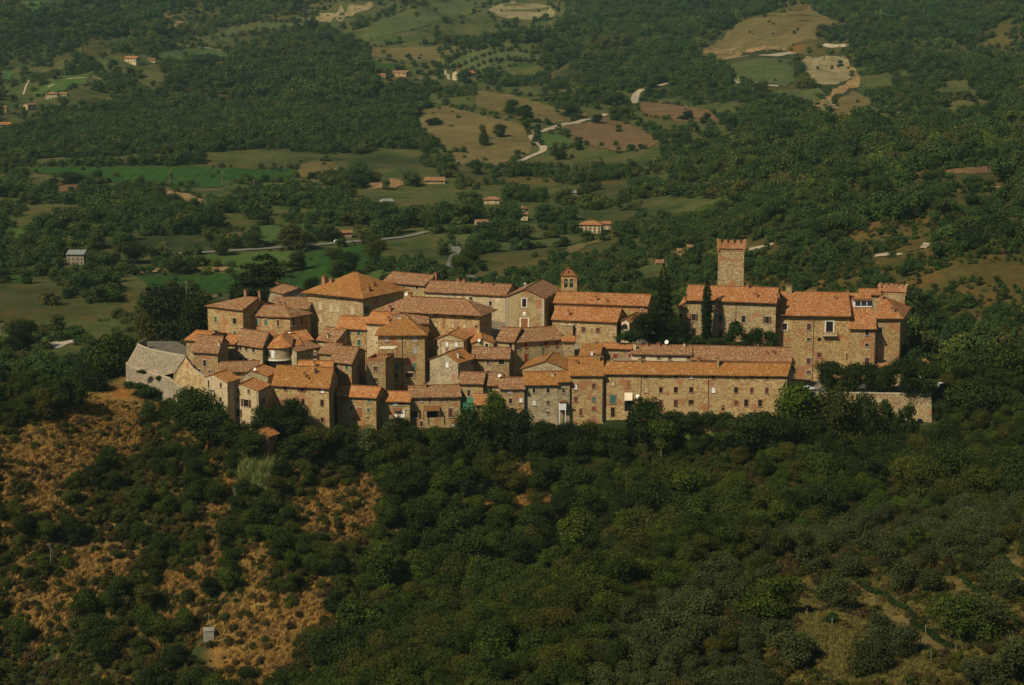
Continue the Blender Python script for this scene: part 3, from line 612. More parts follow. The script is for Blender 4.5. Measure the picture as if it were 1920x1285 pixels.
# ---------------- long house with green shutters under the church
h = HS('broad house with a hipped brown roof, green shutters and a long brick red stain', (709, 578), (899, 587), 562, 640, 'hip', C=(922, 577.5), vr=556, hh=3.9, wall='ochre stone', tile='old tiles', ov=1.0, ins=(7, 6), trim='brick trim',
   win=[(799.7, 588.5, 5, 8, 'G'), (817, 589, 5, 8, 'G'), (848.5, 590.6, 5, 8, 'G'), (873, 592, 5, 8, 'G'), (885, 593, 5, 8, 'G'), (816, 609, 6, 9, 'n'), (849, 610, 5, 9, 'n'), (857, 608, 5, 9, 'k'), (871, 611, 6, 9, 'n'), (740, 584, 5, 6, 'd'), (893, 612, 5, 3, 'd')],
   rwin=[(913, 587, 4, 10, 'w'), (918, 585, 4, 10, 'w')], dish=[(750, 557, 3)], ch=[(757, 557, 549, 6), (731, 580, 574, 5)])
bm = bmesh.new(); obox(bm, h.face(829, 617) + h.nf * .01, h.ex * .9, h.nf * .03, UPV * 4.3); fin('brick_strip', bm, 'brick masonry', h.root, h.root.location)
# ---------------- second tier from the left
HS('narrow house with green shutters on both floors, under the great square house', (631, 615), (686.5, 617), 558, 668, 'gx', vr=595, D=11, wall='ochre stone', tile='orange tiles', win=[(647, 621, 10, 11, 'G'), (672.5, 622.5, 6, 12, 'g'), (648, 642, 10, 11, 'D'), (672.8, 642.5, 6, 11, 'g')], dish=[(697, 0, 0)][:0])
HS('pale rendered house with a red roof, behind the brown canopy terrace', (687, 605), (736, 607.5), 556, 668, 'gx', vr=586, D=11, wall='pale stone', tile='orange tiles', win=[(706.5, 607.5, 3, 3, 'v'), (721.5, 607.5, 3, 3, 'v'), (697, 643, 6, 9, 'n'), (706, 643, 3, 2, 'v')], ch=[(729, 604, 594, 4)])
HS('back part of the tower house with a satellite dish on its brown roof', (736, 607), (803, 606), 553, 660, 'gx', vr=590, D=10, wall='ochre stone', tile='old tiles', dish=[(763, 602, 3.2)], win=[(749, 600, 6, 9, 'w')])
HS('tall narrow tower house with an ochre hipped roof and grey shuttered windows', (708.5, 627.5), (796, 627), 545, 735, 'hip', C=(806, 603), vr=606, hh=3.6, wall='ochre stone', tile='lichen tiles', ov=.7,
   win=[(725, 636, 6, 8, 'l'), (778, 636.5, 6, 9, 'l'), (778, 657, 6, 12, 'l'), (744.5, 687, 6, 13, 't'), (777, 687, 5, 13, 't'), (743, 704, 8, 8, 'd'), (768, 703.5, 14, 9, 'd')], pipe=[(754, 628, 730)])
h = HS('small block house with a flat roof terrace, brick parapet and two dark red shutters', (686.5, 678), (722.7, 678), 536, 735, 'flat', C=(739, 669), wall='golden stone', win=[(704, 691.5, 8, 9, 'b'), (704, 713, 8, 9, 'b')])
bm = bmesh.new(); p = h.f(2.2, 3.5, 2.9); obox(bm, p, h.ex * 4.4, h.dx * 3, UPV * .15, 0)
for a, b in ((2.3, 3.6), (6.4, 3.6), (2.3, 6.3), (6.4, 6.3)): tube(bm, h.f(a, b, .05), h.f(a, b, 2.95), .07, n=6, mi=1)
fin('terrace_canopy', bm, ['cream cloth', 'wood beam'], h.root, h.root.location)
HS('house with a bright green door and shutter under a wide brown right gabled roof', (619, 678), (659, 681.5), 531, 728, 'gx', C=(685, 659.5), vr=649, hh=2.6, wall='golden stone', win=[(631.5, 687.5, 5, 19, 'g', 'D'), (650, 686, 7, 13, 'g')], rwin=[(680, 679, 4, 11, 'b'), (676, 706, 4, 18, 'b', 'D')])
HS('low brown roofed house with a red door, left of the green door house', (599, 661), (627, 663.5), 539, 705, 'gx', vr=645, D=9, wall='golden stone', win=[(610.5, 665, 4, 4, 'b'), (614.8, 684.6, 5, 16, 'o', 'D'), (591, 662, 4, 6, 'b'), (591, 680, 5, 11, 'b')])
HS('plain house with a sloping parapet and one small window behind the red door house', (556, 659), (600, 650), 545, 700, 'shed', vr=641, D=6, hh=1.2, wall='grey stone', win=[(592, 664, 4, 6, 'b'), (580, 668, 3, 3, 'v')])
HS('small lean roofed house tucked under the great square house, with a chimney post', (596, 636), (631, 640), 556, 668, 'gx', vr=612, D=9, hh=2.6, wall='golden stone', ch=[(615, 634, 626, 3, 'pale stone')])
# round fronted house
h = HS('house with a rounded white bay and a dark void beneath it', (541, 648), (566, 645), 548, 690, 'gx', vr=632, D=8, hh=2.2, wall='golden stone', tile='orange tiles', win=[(553, 664, 3, 6, 'd')])
c0 = at(519, 652, 545); rr = 23 * mpp(545); zt = c0.z; ctr = Vector((c0.x, 546.5, 0)); rt = h.root; bm = bmesh.new()
def arcp(r, z, n=14): return [Vector((ctr.x - r * math.cos(math.pi * (i / n)), ctr.y - .62 * r * math.sin(math.pi * (i / n)), z)) for i in range(n + 1)]
for r, z0, z1, mi in ((rr, zat(519, 675, 545), zt, 0), (rr + .25, zat(519, 676.5, 545), zat(519, 674, 545), 1), (rr - .5, zat(519, 695, 545), zat(519, 676.5, 545), 2)):  # lowest drum is near-black, painting the shade under the bay
    a, b = arcp(r, z0), arcp(r, z1); va, vb_ = [bm.verts.new(x) for x in a], [bm.verts.new(x) for x in b]
    for i in range(14): bm.faces.new((va[i], va[i + 1], vb_[i + 1], vb_[i])).material_index = mi
    bm.faces.new(va[::-1]).material_index = mi; bm.faces.new(vb_).material_index = mi; bm.faces.new((va[-1], va[0], vb_[0], vb_[-1])).material_index = mi
for u, w, mi in ((500, 5, 3), (512, 7, 4), (543, 4, 3)):
    th = math.acos(max(-1, min(1, -(at(u, 660, 545).x - ctr.x) / rr))); p = Vector((ctr.x - rr * math.cos(th), ctr.y - .62 * rr * math.sin(th), zat(u, 671 if mi == 4 else 667, 545))); tn = Vector((math.sin(th), -.62 * math.cos(th), 0)).normalized()
    obox(bm, p - tn * (w * .07) + Vector((tn.y, -tn.x, 0)) * .0 - Vector((0, .06, 0)), tn * w * .14, Vector((0, .12, 0)), UPV * (2.2 if mi == 4 else 1.3), mi)
fin('rounded_bay', bm, ['pale stone', 'white stone', 'dark pane and shade', 'green paint', 'white paint'], rt, rt.location)
bm = bmesh.new(); uvl = bm.loops.layers.uv.new('uv'); a = arcp(rr + .7, zt + .02); ap = Vector((ctr.x + .9, ctr.y + 4.2, zt + 2.9)); vv = [bm.verts.new(x) for x in a]; tv = bm.verts.new(ap)
for i in range(14):
    fc = bm.faces.new((vv[i], vv[i + 1], tv))
    for l, q in zip(fc.loops, ((i * .9, 0), (i * .9 + .9, 0), (i * .9 + .45, 6))): l[uvl].uv = q
e1 = bm.verts.new(Vector((a[0].x, ctr.y + 4.2, zt + 2.2))); e2 = bm.verts.new(Vector((a[-1].x, ctr.y + 4.2, zt + 2.2))); bm.faces.new((vv[0], tv, e1)); bm.faces.new((vv[-1], e2, tv)); thicken(bm, .2); fin('bay_roof', bm, 'orange tiles', rt, rt.location)
HS('bright orange roofed hut between the rounded bay and the great square house', (551, 640), (585, 636), 553, 660, 'gx', vr=624, D=8, hh=1.9, wall='golden stone', tile='orange tiles', dish=[(543, 630, 3)])
HS('house with six small dark windows in two rows, left of the rounded bay', (442, 644), (492, 651), 549, 700, 'gx', C=(515, 638), vr=625, hh=3.0, wall='golden stone', win=[(451, 652, 5, 8, 'd'), (462, 654, 5, 8, 'd'), (475.5, 656.5, 5, 8, 'd'), (451.6, 672, 5, 8, 'd'), (463, 675, 5, 7, 'd'), (476, 677, 5, 8, 'd')], dish=[(541, 625, 3)][:0])
HS('red roofed house at the left edge behind the square house, above the rampart', (349, 637), (382, 639.5), 545, 700, 'gx', vr=622, D=12, wall='golden stone', tile='orange tiles', win=[(365, 643, 5, 10, 'b')], ch=[(405, 0, 0, 0)][:0])
HS('red tiled low house behind the square house, right half of the upper left roofs', (383, 640), (440, 645), 552, 700, 'gx', vr=628, D=10, wall='golden stone', tile='orange tiles', ch=[(405, 636, 624, 4, 'plaster')])
HS('square stone house at the left end of the village with one white shuttered window', (361.5, 659), (408, 662), 533, 708, 'gx', C=(428, 643), vr=633, hh=3.0, wall='golden stone', win=[(384, 681, 6, 12, 'd'), (374.5, 695, 4, 6, 'd'), (393, 697, 4, 6, 'b')], ch=[(411, 648, 641, 3, 'plaster')])
# ---------------- lower left pale houses
HS('pale house with slender windows in three rows, leftmost of the lowest row', (383.5, 707.5), (426, 718), 512, 786, 'gy', vr=703.5, af=.42, C=(450, 710), wall='pale stone', tile='orange tiles', sv=.15, ov=.25,
   win=[(391.5, 720, 3, 14, 'd'), (414.3, 722.5, 4, 9, 'd'), (391.4, 741, 3, 14, 'd'), (402.6, 743.5, 3, 14, 'd'), (414.3, 749, 4, 9, 'd'), (411.8, 772, 4, 15, 'b'), (428, 0, 0, 0, 'd')][:6])
HS('pale house with dark red shuttered windows, beside the slender windowed house', (437, 726.5), (484, 734), 509, 808, 'gy', vr=721.5, af=.33, C=(507, 722), wall='pale stone', tile='orange tiles', sv=.15, ov=.25,
   win=[(447, 732, 4, 8, 'd'), (466.5, 734, 5, 8, 'b'), (447, 749, 4, 9, 'b'), (461.5, 756, 10, 14, 'B'), (447.5, 774.5, 7, 15, 'B'), (458.6, 796, 5, 15, 'b', 'D'), (429, 771, 4, 17, 'b')][:6], rwin=[(492, 752.5, 9, 12, 'd')], pipe=[(482, 735, 790)])
HS('small grey gable with a satellite dish above the pale houses', (456, 703), (502, 706), 522, 745, 'gy', vr=695, af=.3, D=8, wall='grey stone', tile='orange tiles', dish=[(478, 697, 3)], ov=.25)
HS('low brown roof over the lane, behind the slender windowed house', (409, 697), (486, 695), 527, 740, 'gx', vr=679, D=9, wall='golden stone')
h = HS('large ochre house with a mossy orange roof and three rows of windows, lower left', (511.5, 721), (616.5, 726.5), 512, 806, 'gx', C=(633, 704), vr=697, hh=3.4, wall='ochre stone', tile='lichen tiles', trim='brick trim', ov=.6,
   win=[(535, 728, 6, 9, 'd'), (566, 730, 8, 10, 'B'), (604.5, 732.5, 7, 9, 'w'), (552, 750, 5, 9, 'd'), (568, 753.5, 6, 11, 'd'), (604, 756, 6, 12, 'd'), (568, 784.5, 6, 9, 'b'), (604.4, 787, 6, 8, 'd'), (519.5, 749, 3, 4, 'v')], ch=[(571, 708, 699, 4), (577, 712, 706, 3), (592, 700, 692, 3, 'iron')])
HS('red roofed house back of the large mossy roofed house', (557, 699), (620, 700), 522, 740, 'gx', vr=679, D=8, hh=2.4, wall='golden stone', tile='orange tiles', ch=[(590, 690, 678, 3)])
# ---------------- lowest row, centre
LR = 'row houses on the town wall'
HS('row house with four green shutters and one orange door, lowest row', (632, 741), (705, 745), 517, 812, 'gx', vr=725, D=8, wall='ochre stone', tile='orange tiles', group=LR, win=[(658.5, 747.5, 6, 9, 'g'), (692, 749, 7, 10, 'g'), (658.5, 766, 6, 9, 'g'), (691, 769.5, 5, 8, 'g'), (674, 773, 12, 18, 'o', 'D'), (712, 0, 0, 0, 'd')][:5] + [(690, 784, 3, 4, 'v'), (664, 786, 2, 2, 'v')])
h = HS('row house with a small iron balcony and a white shutter, between two taller row houses', (705, 751), (768.5, 752), 518, 815, 'gx', vr=735, D=8, wall='golden stone', tile='orange tiles', group=LR, win=[(711, 775, 5, 7, 'l'), (741, 757, 6, 7, 'w'), (753.5, 756, 12, 8, 'b'), (711, 788.5, 2, 5, 'v'), (726.5, 788, 3, 3, 'v'), (742, 778, 4, 15, 'w', 'D'), (755, 776, 7, 14, 'w')])
balcony(h, 739, 763, 793.5, 1.0); awning(h, 736, 752, 765.5, 770, .8, 'orange tiles')
h = HS('row house with a tiled porch and two tall dark red shutters, lowest row', (768.5, 744.5), (863, 742.5), 519, 822, 'gx', vr=724, D=9, wall='ochre stone', group=LR, win=[(789.5, 750, 5, 8, 'l'), (805.5, 749.5, 6, 9, 'b'), (838.5, 748, 6, 9, 'b'), (779.5, 777, 9, 13, 'B'), (844.5, 774, 8, 17, 'b'), (851, 803, 5, 18, 'w', 'D'), (790, 795, 5, 10, 'd')], ch=[(797, 727, 719, 4)])
awning(h, 794, 824, 761, 769, 1.4, 'orange tiles', 'porch_roof', True)
bm = bmesh.new(); p = h.face(800, 783); obox(bm, p - h.nf * .05, h.ex * (20 * mpp(519)), h.nf * .08, UPV * 1.9); fin('porch_opening', bm, 'dark pane and shade', h.root, h.root.location)  # solid dark panel painted as the shade under the porch
h = HS('brown roofed row house with a green awning terrace, right of the porch house', (861, 718), (905.5, 719), 524, 785, 'gx', vr=699, D=9, wall='ochre stone', group=LR, win=[(887, 720.5, 7, 7, 'b'), (879, 737, 5, 12, 'd'), (870, 741, 3, 4, 'v'), (920, 0, 0, 0, 'd')][:3])
awning(h, 866, 889, 746, 752, 3.0, 'green cloth'); 
bm = bmesh.new(); p, q = h.face(867, 752), h.face(890, 768); obox(bm, Vector((p.x, p.y, q.z)) + h.nf * .1, h.ex * (q.x - p.x), h.nf * 2.7, UPV * (p.z - q.z)); fin('awning_screen', bm, 'green cloth', h.root, h.root.location)
HS('little annex with a bright orange roof beside the green awning', (890, 757), (913, 757), 519, 790, 'gx', vr=739, D=6, wall='ochre stone', tile='castle tiles', group=LR, win=[(904, 763.5, 4, 8, 'r'), (897, 763, 3, 6, 'd')])
HS('narrow row house with one tall dark window and a dish on its roof', (906, 721), (937.5, 722), 525, 790, 'gx', vr=701, D=9, wall='golden stone', group=LR, win=[(921, 729, 5, 14, 'd')], dish=[(937, 709, 3.2)])
HS('row house with white washing under its eaves, beside the plain grey house', (937.5, 728), (983, 728), 523, 792, 'gx', vr=709, D=8, wall='ochre stone', group=LR, win=[(945.5, 731.5, 4, 7, 'd'), (956, 733, 9, 8, 'w'), (976.5, 731.5, 6, 7, 't'), (957, 752, 6, 10, 'd'), (976.5, 750.5, 6, 8, 'w'), (960.5, 767.5, 7, 6, 'd')])
h = HS('plain grey row house with a bright orange roof and six small windows', (984, 720.5), (1046, 720), 524, 795, 'gx', vr=698, D=9.5, wall='grey stone', tile='lichen tiles', group=LR, win=[(1001, 732.5, 5, 9, 'd'), (1027.5, 732, 6, 9, 'd'), (1001, 755.5, 6, 9, 'w'), (1027.5, 755, 6, 8, 'b'), (1027.5, 774, 6, 5, 'b')], ch=[(1036, 704, 700, 5, 'plaster')])
h = HS('slim row house with a small white balcony box on stilts', (1046.5, 715.5), (1068.5, 715), 524.5, 795, 'gx', vr=697, D=10, wall='grey stone', tile='lichen tiles', group=LR, win=[(1056.5, 732.5, 5, 9, 'd'), (1057, 752.5, 5, 6, 'r')])
bm = bmesh.new(); p, q = h.face(1047.5, 754), h.face(1060.5, 767); obox(bm, Vector((p.x, p.y, q.z)) + h.nf * .1, h.ex * (q.x - p.x), h.nf * 1.2, UPV * 1.9, 0); obox(bm, Vector((p.x - .15, p.y, p.z + .2)) + h.nf * .1, h.ex * (q.x - p.x + .3), h.nf * 1.5, UPV * .15, 1)
for a in (.1, q.x - p.x - .2): tube(bm, Vector((p.x + a, p.y, q.z)) + h.nf * 1.1, Vector((p.x + a, p.y, q.z - 4)) + h.nf * 1.1, .12, n=6)
fin('balcony_box', bm, ['white paint', 'orange tiles'], h.root, h.root.location)
# ---------------- centre, second tier
HS('wide gabled house end with a red brick streak, over the bright orange roof', (979.5, 691.5), (1068, 695), 533, 735, 'gy', vr=677.5, D=12, wall='grey stone', tile='lichen tiles', ov=.5)
HS('house with six dark red shuttered windows under a wavy brown roof, below the church', (964, 641.5), (1054, 635.5), 546, 700, 'gx', vr=616, D=12, wall='golden stone', win=[(986, 647.5, 6, 9, 'r'), (1024, 644.5, 7, 10, 'r'), (1044, 644, 6, 10, 'r'), (986, 672, 6, 17, 'r'), (1024, 667, 6, 6, 'r'), (1044, 669.5, 6, 16, 'r')], pipe=[(1017, 640, 690)], trim='brick trim')
HS('left half of the wavy roof, a plain wall with two dark slits', (931.5, 638), (964, 640), 547, 700, 'gx', vr=615.5, D=11, wall='golden stone', win=[(957.5, 650, 5, 14, 'v'), (957.5, 675, 4, 10, 'w')])
HS('narrow recessed house between the red shuttered house and the parish house', (1055, 640), (1077, 640), 549, 700, 'shed', vr=634, D=4, wall='golden stone', tile='orange tiles')
HS('house with a brown roof and two dark windows, below the little gable with the dish', (885, 671), (954.5, 672), 539, 725, 'gx', vr=652.5, D=9.5, wall='golden stone', win=[(915, 678.5, 6, 10, 'b'), (940, 678.5, 11, 10, 'd'), (915.5, 697, 6, 5, 'b')])
HS('little brick gable with a satellite dish and a white framed window', (886, 643.5), (925, 643), 545, 670, 'gy', vr=635.5, D=9, wall='ochre stone', tile='orange tiles', trim='white stone', win=[(912.5, 647.5, 6, 6, 'd')], dish=[(898.5, 643, 3.2)], ov=.35)
h = HS('small pale cottage with an orange gabled roof and two white shuttered windows', (820, 635), (869, 637), 548, 672, 'gy', C=(888, 626.5), vr=626.5, af=.45, wall='pale stone', tile='orange tiles', ov=.4, win=[(838, 645.5, 5, 8, 'w'), (855.5, 646, 5, 9, 'w'), (838, 655.5, 4, 5, 'r'), (859.5, 664, 5, 6, 'd')], pipe=[(826.5, 640, 670)])
bm = bmesh.new(); p = h.face(827, 638.5); q = h.face(868, 638.5); obox(bm, p - h.nf * .04, h.ex * (q - p).length, h.nf * .2, UPV * .25); fin('string_course', bm, 'brick trim', h.root, h.root.location)
HS('lane house with a dark lean roof in the shade beside the pale cottage', (871, 652), (888, 648), 551, 680, 'shed', vr=640, D=5, wall='golden stone')
HS('grey gabled house with one pale window, left of the small brown roofed house', (806, 675), (859, 681), 534, 740, 'gy', vr=662.5, af=.58, D=8, wall='grey stone', tile='orange tiles', ov=.3, win=[(838.5, 684, 5, 10, 'w'), (851, 708, 8, 18, 'k')], ch=[(859.5, 671, 662, 4, 'plaster')])
HS('small house with a single dark red window and a short brown roof', (860, 680), (885, 680.5), 536, 740, 'gx', vr=666.5, D=7, wall='golden stone', win=[(871.5, 685, 6, 8, 'b')])
# ---------------- long terrace buildings
h = HS('very long terrace building of three window rows under a straight mossy orange roof', (1132.5, 698.5), (1476, 702.5), 526.5, 800, 'gx', C=(1487, 693), vr=679, wall='ochre stone', tile='lichen tiles', hh=3.2, ov=.6, trim='brick trim',
   win=[(1149, 702, 6, 6, 't'), (1178, 702, 6, 6, 'l'), (1211, 705, 7, 8, 'd'), (1239, 705, 6, 8, 'b'), (1267, 705, 6, 8, 'd'), (1296, 706, 7, 9, 'w'), (1338, 706.5, 7, 8, 'd'), (1380.5, 706.5, 6, 8, 'd'), (1410, 707, 6, 8, 'b'), (1438, 707.5, 6, 8, 'd'),
        (1149, 719.5, 6, 9, 'n'), (1178, 720, 6, 13, 'o'), (1211, 731, 6, 10, 'n'), (1239, 731, 6, 10, 'd'), (1267, 731, 7, 10, 'd'), (1296, 731, 7, 10, 'd'), (1337.5, 731.5, 7, 11, 'w'), (1380, 731.5, 7, 10, 'd'), (1409.5, 732, 6, 10, 'b'), (1437.5, 732.5, 6, 11, 'b'),
        (1149, 749, 12, 17, 't'), (1239, 757, 7, 14, 'b', 'D'), (1267, 756.5, 7, 14, 'b', 'D'), (1295.5, 754, 9, 8, 'd'), (1380, 755, 6, 8, 'b'), (1399, 755.5, 7, 13, 'd'), (1425, 756, 7, 13, 'd'), (1149, 773, 7, 18, 'd', 'D'), (1335, 772, 5, 3, 'v'), (1355.5, 762, 4, 4, 'b'), (1355.5, 768, 4, 4, 'v')],
   pipe=[(1134.5, 703, 790), (1202, 703, 760), (1328.5, 704, 780), (1473, 704, 740)], ch=[(1200, 680, 674, 6, 'golden stone'), (1346, 688, 671, 4, 'golden stone'), (1129, 680, 674, 5, 'golden stone')], dish=[])
awning(h, 1171, 1186, 737, 750, .9, 'cream cloth')
bm = bmesh.new(); p, q = h.face(1171, 752), h.face(1186, 771); obox(bm, Vector((p.x, p.y, q.z)) - h.nf * .04, h.ex * (q.x - p.x), h.nf * .08, UPV * (p.z - q.z)); fin('loggia_opening', bm, 'dark pane and shade', h.root, h.root.location)  # dark panel on the wall, painted as the shade inside the loggia
bm = bmesh.new(); c = h.face(1196, 742.5) + h.nf * .6; tube(bm, c - h.nf * .6, c, .05); tube(bm, c, c + (h.nf + UPV * .4 - h.ex * .4).normalized() * .18, .25, .55, n=14, mi=1); fin('satellite_dish', bm, ['iron', 'white paint'], h.root, h.root.location)
HS('tall ochre house with a deep mossy roof at the left end of the long terrace', (1068.5, 703), (1131.5, 703), 525.5, 800, 'gx', vr=670, D=16, wall='ochre stone', tile='lichen tiles', trim='brick trim', win=[(1080, 706, 6, 5, 't'), (1106, 706, 4, 5, 'w'), (1079.5, 725.5, 5, 10, 'w'), (1113, 723.5, 6, 9, 'b'), (1079.5, 748.5, 6, 9, 'b'), (1113, 749, 6, 8, 't'), (1077.5, 769.5, 4, 3, 'v'), (1089, 773, 5, 13, 'b'), (1113, 766, 7, 6, 'r')], ch=[(1081, 682, 677, 5), (1121, 676, 666, 8, 'golden stone')], pipe=[(1130, 704, 790)])
HS('square lean roof hung against the upper terrace, with a white vent post', (1087, 668), (1124, 669), 541, 700, 'shed', vr=655, D=8, hh=2.0, wall='golden stone', tile='lichen tiles', ch=[(1110, 667, 658, 2, 'white paint')])
UT = 'upper terrace houses behind the long roof'
HS('upper terrace house with two red shutters, left end of its row', (1125.5, 652.5), (1184, 654.5), 549, 690, 'gx', vr=645.5, D=7, wall='golden stone', tile='orange tiles', group=UT, win=[(1154, 668, 9, 10, 'r'), (1180.5, 668, 6, 10, 'r')])
HS('middle upper terrace house with tiny double windows and a dish on its ridge', (1184.5, 663), (1296, 665), 546, 690, 'gx', vr=648, D=9, wall='plaster', tile='old tiles', group=UT, win=[(1206, 671, 8, 6, 'b'), (1235, 670.5, 6, 5, 'b'), (1256, 671.5, 7, 6, 'b'), (1291, 671.5, 6, 6, 'b')], dish=[(1250, 647, 4)], ch=[(1190, 655, 645, 5, 'plaster'), (1213, 649, 644, 5), (1235, 649, 644, 6), (1283, 650, 645, 4, 'plaster')])
HS('right upper terrace house, longest roof of its row, white strip of wall under the eaves', (1296, 673), (1483, 677.5), 544, 690, 'gx', vr=651, D=11, wall='plaster', tile='old tiles', group=UT, win=[(1360, 680.5, 5, 3, 'd'), (1388, 681, 4, 3, 'b'), (1410, 681.5, 4, 3, 'b'), (1428, 681.5, 6, 3, 'b'), (1450, 682, 5, 3, 'd')], ch=[(1437, 665, 660, 4), (1450, 664, 660, 5), (1310, 678, 674, 6)])
# ------------------------------------------------------------------ ground sheet
BARE = [[(150, 722), (230, 705), (300, 722), (318, 770), (265, 800), (255, 850), (200, 885), (120, 895), (60, 910), (20, 880), (55, 800), (130, 770)],
        [(0, 815), (35, 835), (12, 965), (0, 965)], [(60, 905), (130, 880), (125, 960), (60, 985), (20, 960)],
        [(140, 1035), (220, 1015), (222, 1080), (155, 1135), (110, 1185), (55, 1205), (25, 1190), (85, 1110)],
        [(0, 1005), (25, 1030), (20, 1080), (0, 1090)], [(45, 1030), (70, 1035), (50, 1125), (22, 1135)],
        [(300, 1065), (410, 1062), (400, 1100), (310, 1105)], [(380, 945), (425, 955), (415, 1055), (385, 1040)], [(300, 1150), (380, 1120), (385, 1165), (310, 1205)],
        [(450, 1025), (505, 1015), (495, 1090), (540, 1145), (530, 1285), (410, 1285), (395, 1180), (440, 1120)],
        [(540, 935), (600, 940), (690, 890), (730, 965), (690, 1005), (640, 1015), (600, 1000), (560, 1045)],
        [(550, 1120), (605, 1075), (640, 1090), (600, 1165), (560, 1190), (540, 1165)], [(405, 870), (440, 905), (425, 935), (395, 900)],
        [(950, 870), (1060, 868), (1060, 890), (960, 895)], [(900, 935), (1090, 930), (1080, 960), (890, 958)], [(120, 1090), (150, 1070), (150, 1120), (110, 1160)],
        [(1488, 1092), (1535, 1092), (1530, 1130), (1600, 1140), (1645, 1210), (1565, 1265), (1530, 1220), (1490, 1160)],
        [(1590, 1100), (1645, 1108), (1800, 1222), (1735, 1232)], [(1775, 1085), (1825, 1088), (1915, 1185), (1885, 1195)], [(1855, 1025), (1885, 1015), (1920, 1045), (1920, 1075)],
        [(1695, 1130), (1750, 1118), (1745, 1168), (1700, 1155)], [(1370, 1215), (1430, 1205), (1440, 1250), (1375, 1255)], [(1640, 1235), (1760, 1225), (1720, 1285), (1640, 1285)]]
SCRUB = [(1230, 560), (1330, 470), (1500, 470), (1640, 430), (1920, 340), (1920, 680), (1720, 650), (1690, 560), (1420, 545)]
UG, VGp = proj(XG, YG, Zg)
jit = fbm(XG / 9, YG / 9, 3) * 34
dry = np.zeros_like(Zg)
fg = (YG < 530) | ((YG < 556) & (UG < 345))
for p in BARE:
    for s in (-10, -4, 3, 9): dry += .25 * (inpoly(UG + jit + s, VGp + jit * .6 + s * .5, p) & fg)
dry = np.clip(dry, 0, 1)
dry = np.maximum(dry, np.where(fg & (UG < 780), np.clip(.22 + fbm(XG / 14, YG / 14, 3) * .9, 0, .75), 0))
dry = np.maximum(dry, np.where(fg & (YG < 420) & (UG > 1300), np.clip(.3 + fbm(XG / 12, YG / 12, 3) * .9, 0, .7), 0))
dry = np.maximum(dry, np.where((YG > 600) & inpoly(UG + jit, VGp, SCRUB), .20 + .35 * fbm(XG / 30, YG / 30, 3), 0))
dry = np.clip(np.maximum(dry, np.where(YG > 640, np.clip(.12 + fbm(XG / 80, YG / 80, 4) * .5, 0, .45), 0)), 0, 1)
idx = np.arange(NL * NS).reshape(NL, NS)
Fq = np.stack([idx[:-1, :-1], idx[:-1, 1:], idx[1:, 1:], idx[1:, :-1]], -1).reshape(-1, 4)
me = mesh_np('ground', np.stack([XG, YG, Zg], -1).reshape(-1, 3), Fq, 'hillside ground')
a = me.attributes.new('dry', 'FLOAT', 'POINT'); a.data.foreach_set('value', dry.ravel().astype(np.float32))
olv = np.where((YG < 440) & (UG > 1080), np.clip(.85 + fbm(XG / 10, YG / 10, 3) * .8, 0, 1), 0); pav = np.where((YG > 532) & (YG < 612) & (UG > 395) & (UG < 1690) & (VGp > 585) & (VGp < 745), np.where((UG > 1230) & (UG < 1450), 0, 1.), 0)
OPEN = [[(0, 125), (330, 95), (310, 175), (120, 215), (0, 255)], [(560, 20), (640, 0), (1080, 0), (1060, 60), (760, 95), (640, 75)], [(640, 95), (1010, 80), (1020, 150), (900, 175), (700, 165)], [(790, 160), (1000, 160), (1270, 185), (1260, 300), (930, 325), (780, 250)], [(1600, 130), (1800, 130), (1860, 220), (1640, 260)], [(560, 335), (860, 330), (860, 470), (560, 470)], [(1190, 185), (1400, 195), (1390, 265), (1230, 262)], [(100, 340), (420, 345), (440, 400), (260, 400), (120, 370)], [(0, 600), (260, 600), (240, 660), (0, 690)], [(240, 80), (430, 60), (460, 110), (250, 110)]]
mead = np.where((YG > 635) & (YG < 1500) & (Zg < 16), np.clip(.55 + fbm(XG / 60 + 2, YG / 60, 3) * 1.6, 0, 1), 0.)
for p in OPEN: mead = np.maximum(mead, np.where((YG > 635) & inpoly(UG + jit * .4, VGp + jit * .2, p), .85, 0))
for nm, d in (('olv', olv), ('pave', pav), ('mead', mead)): a = me.attributes.new(nm, 'FLOAT', 'POINT'); a.data.foreach_set('value', d.ravel().astype(np.float32))
me.polygons.foreach_set('use_smooth', np.ones(len(Fq), bool))
go = bpy.data.objects.new('ground', me); COL.objects.link(go); tag(go, kind='structure')
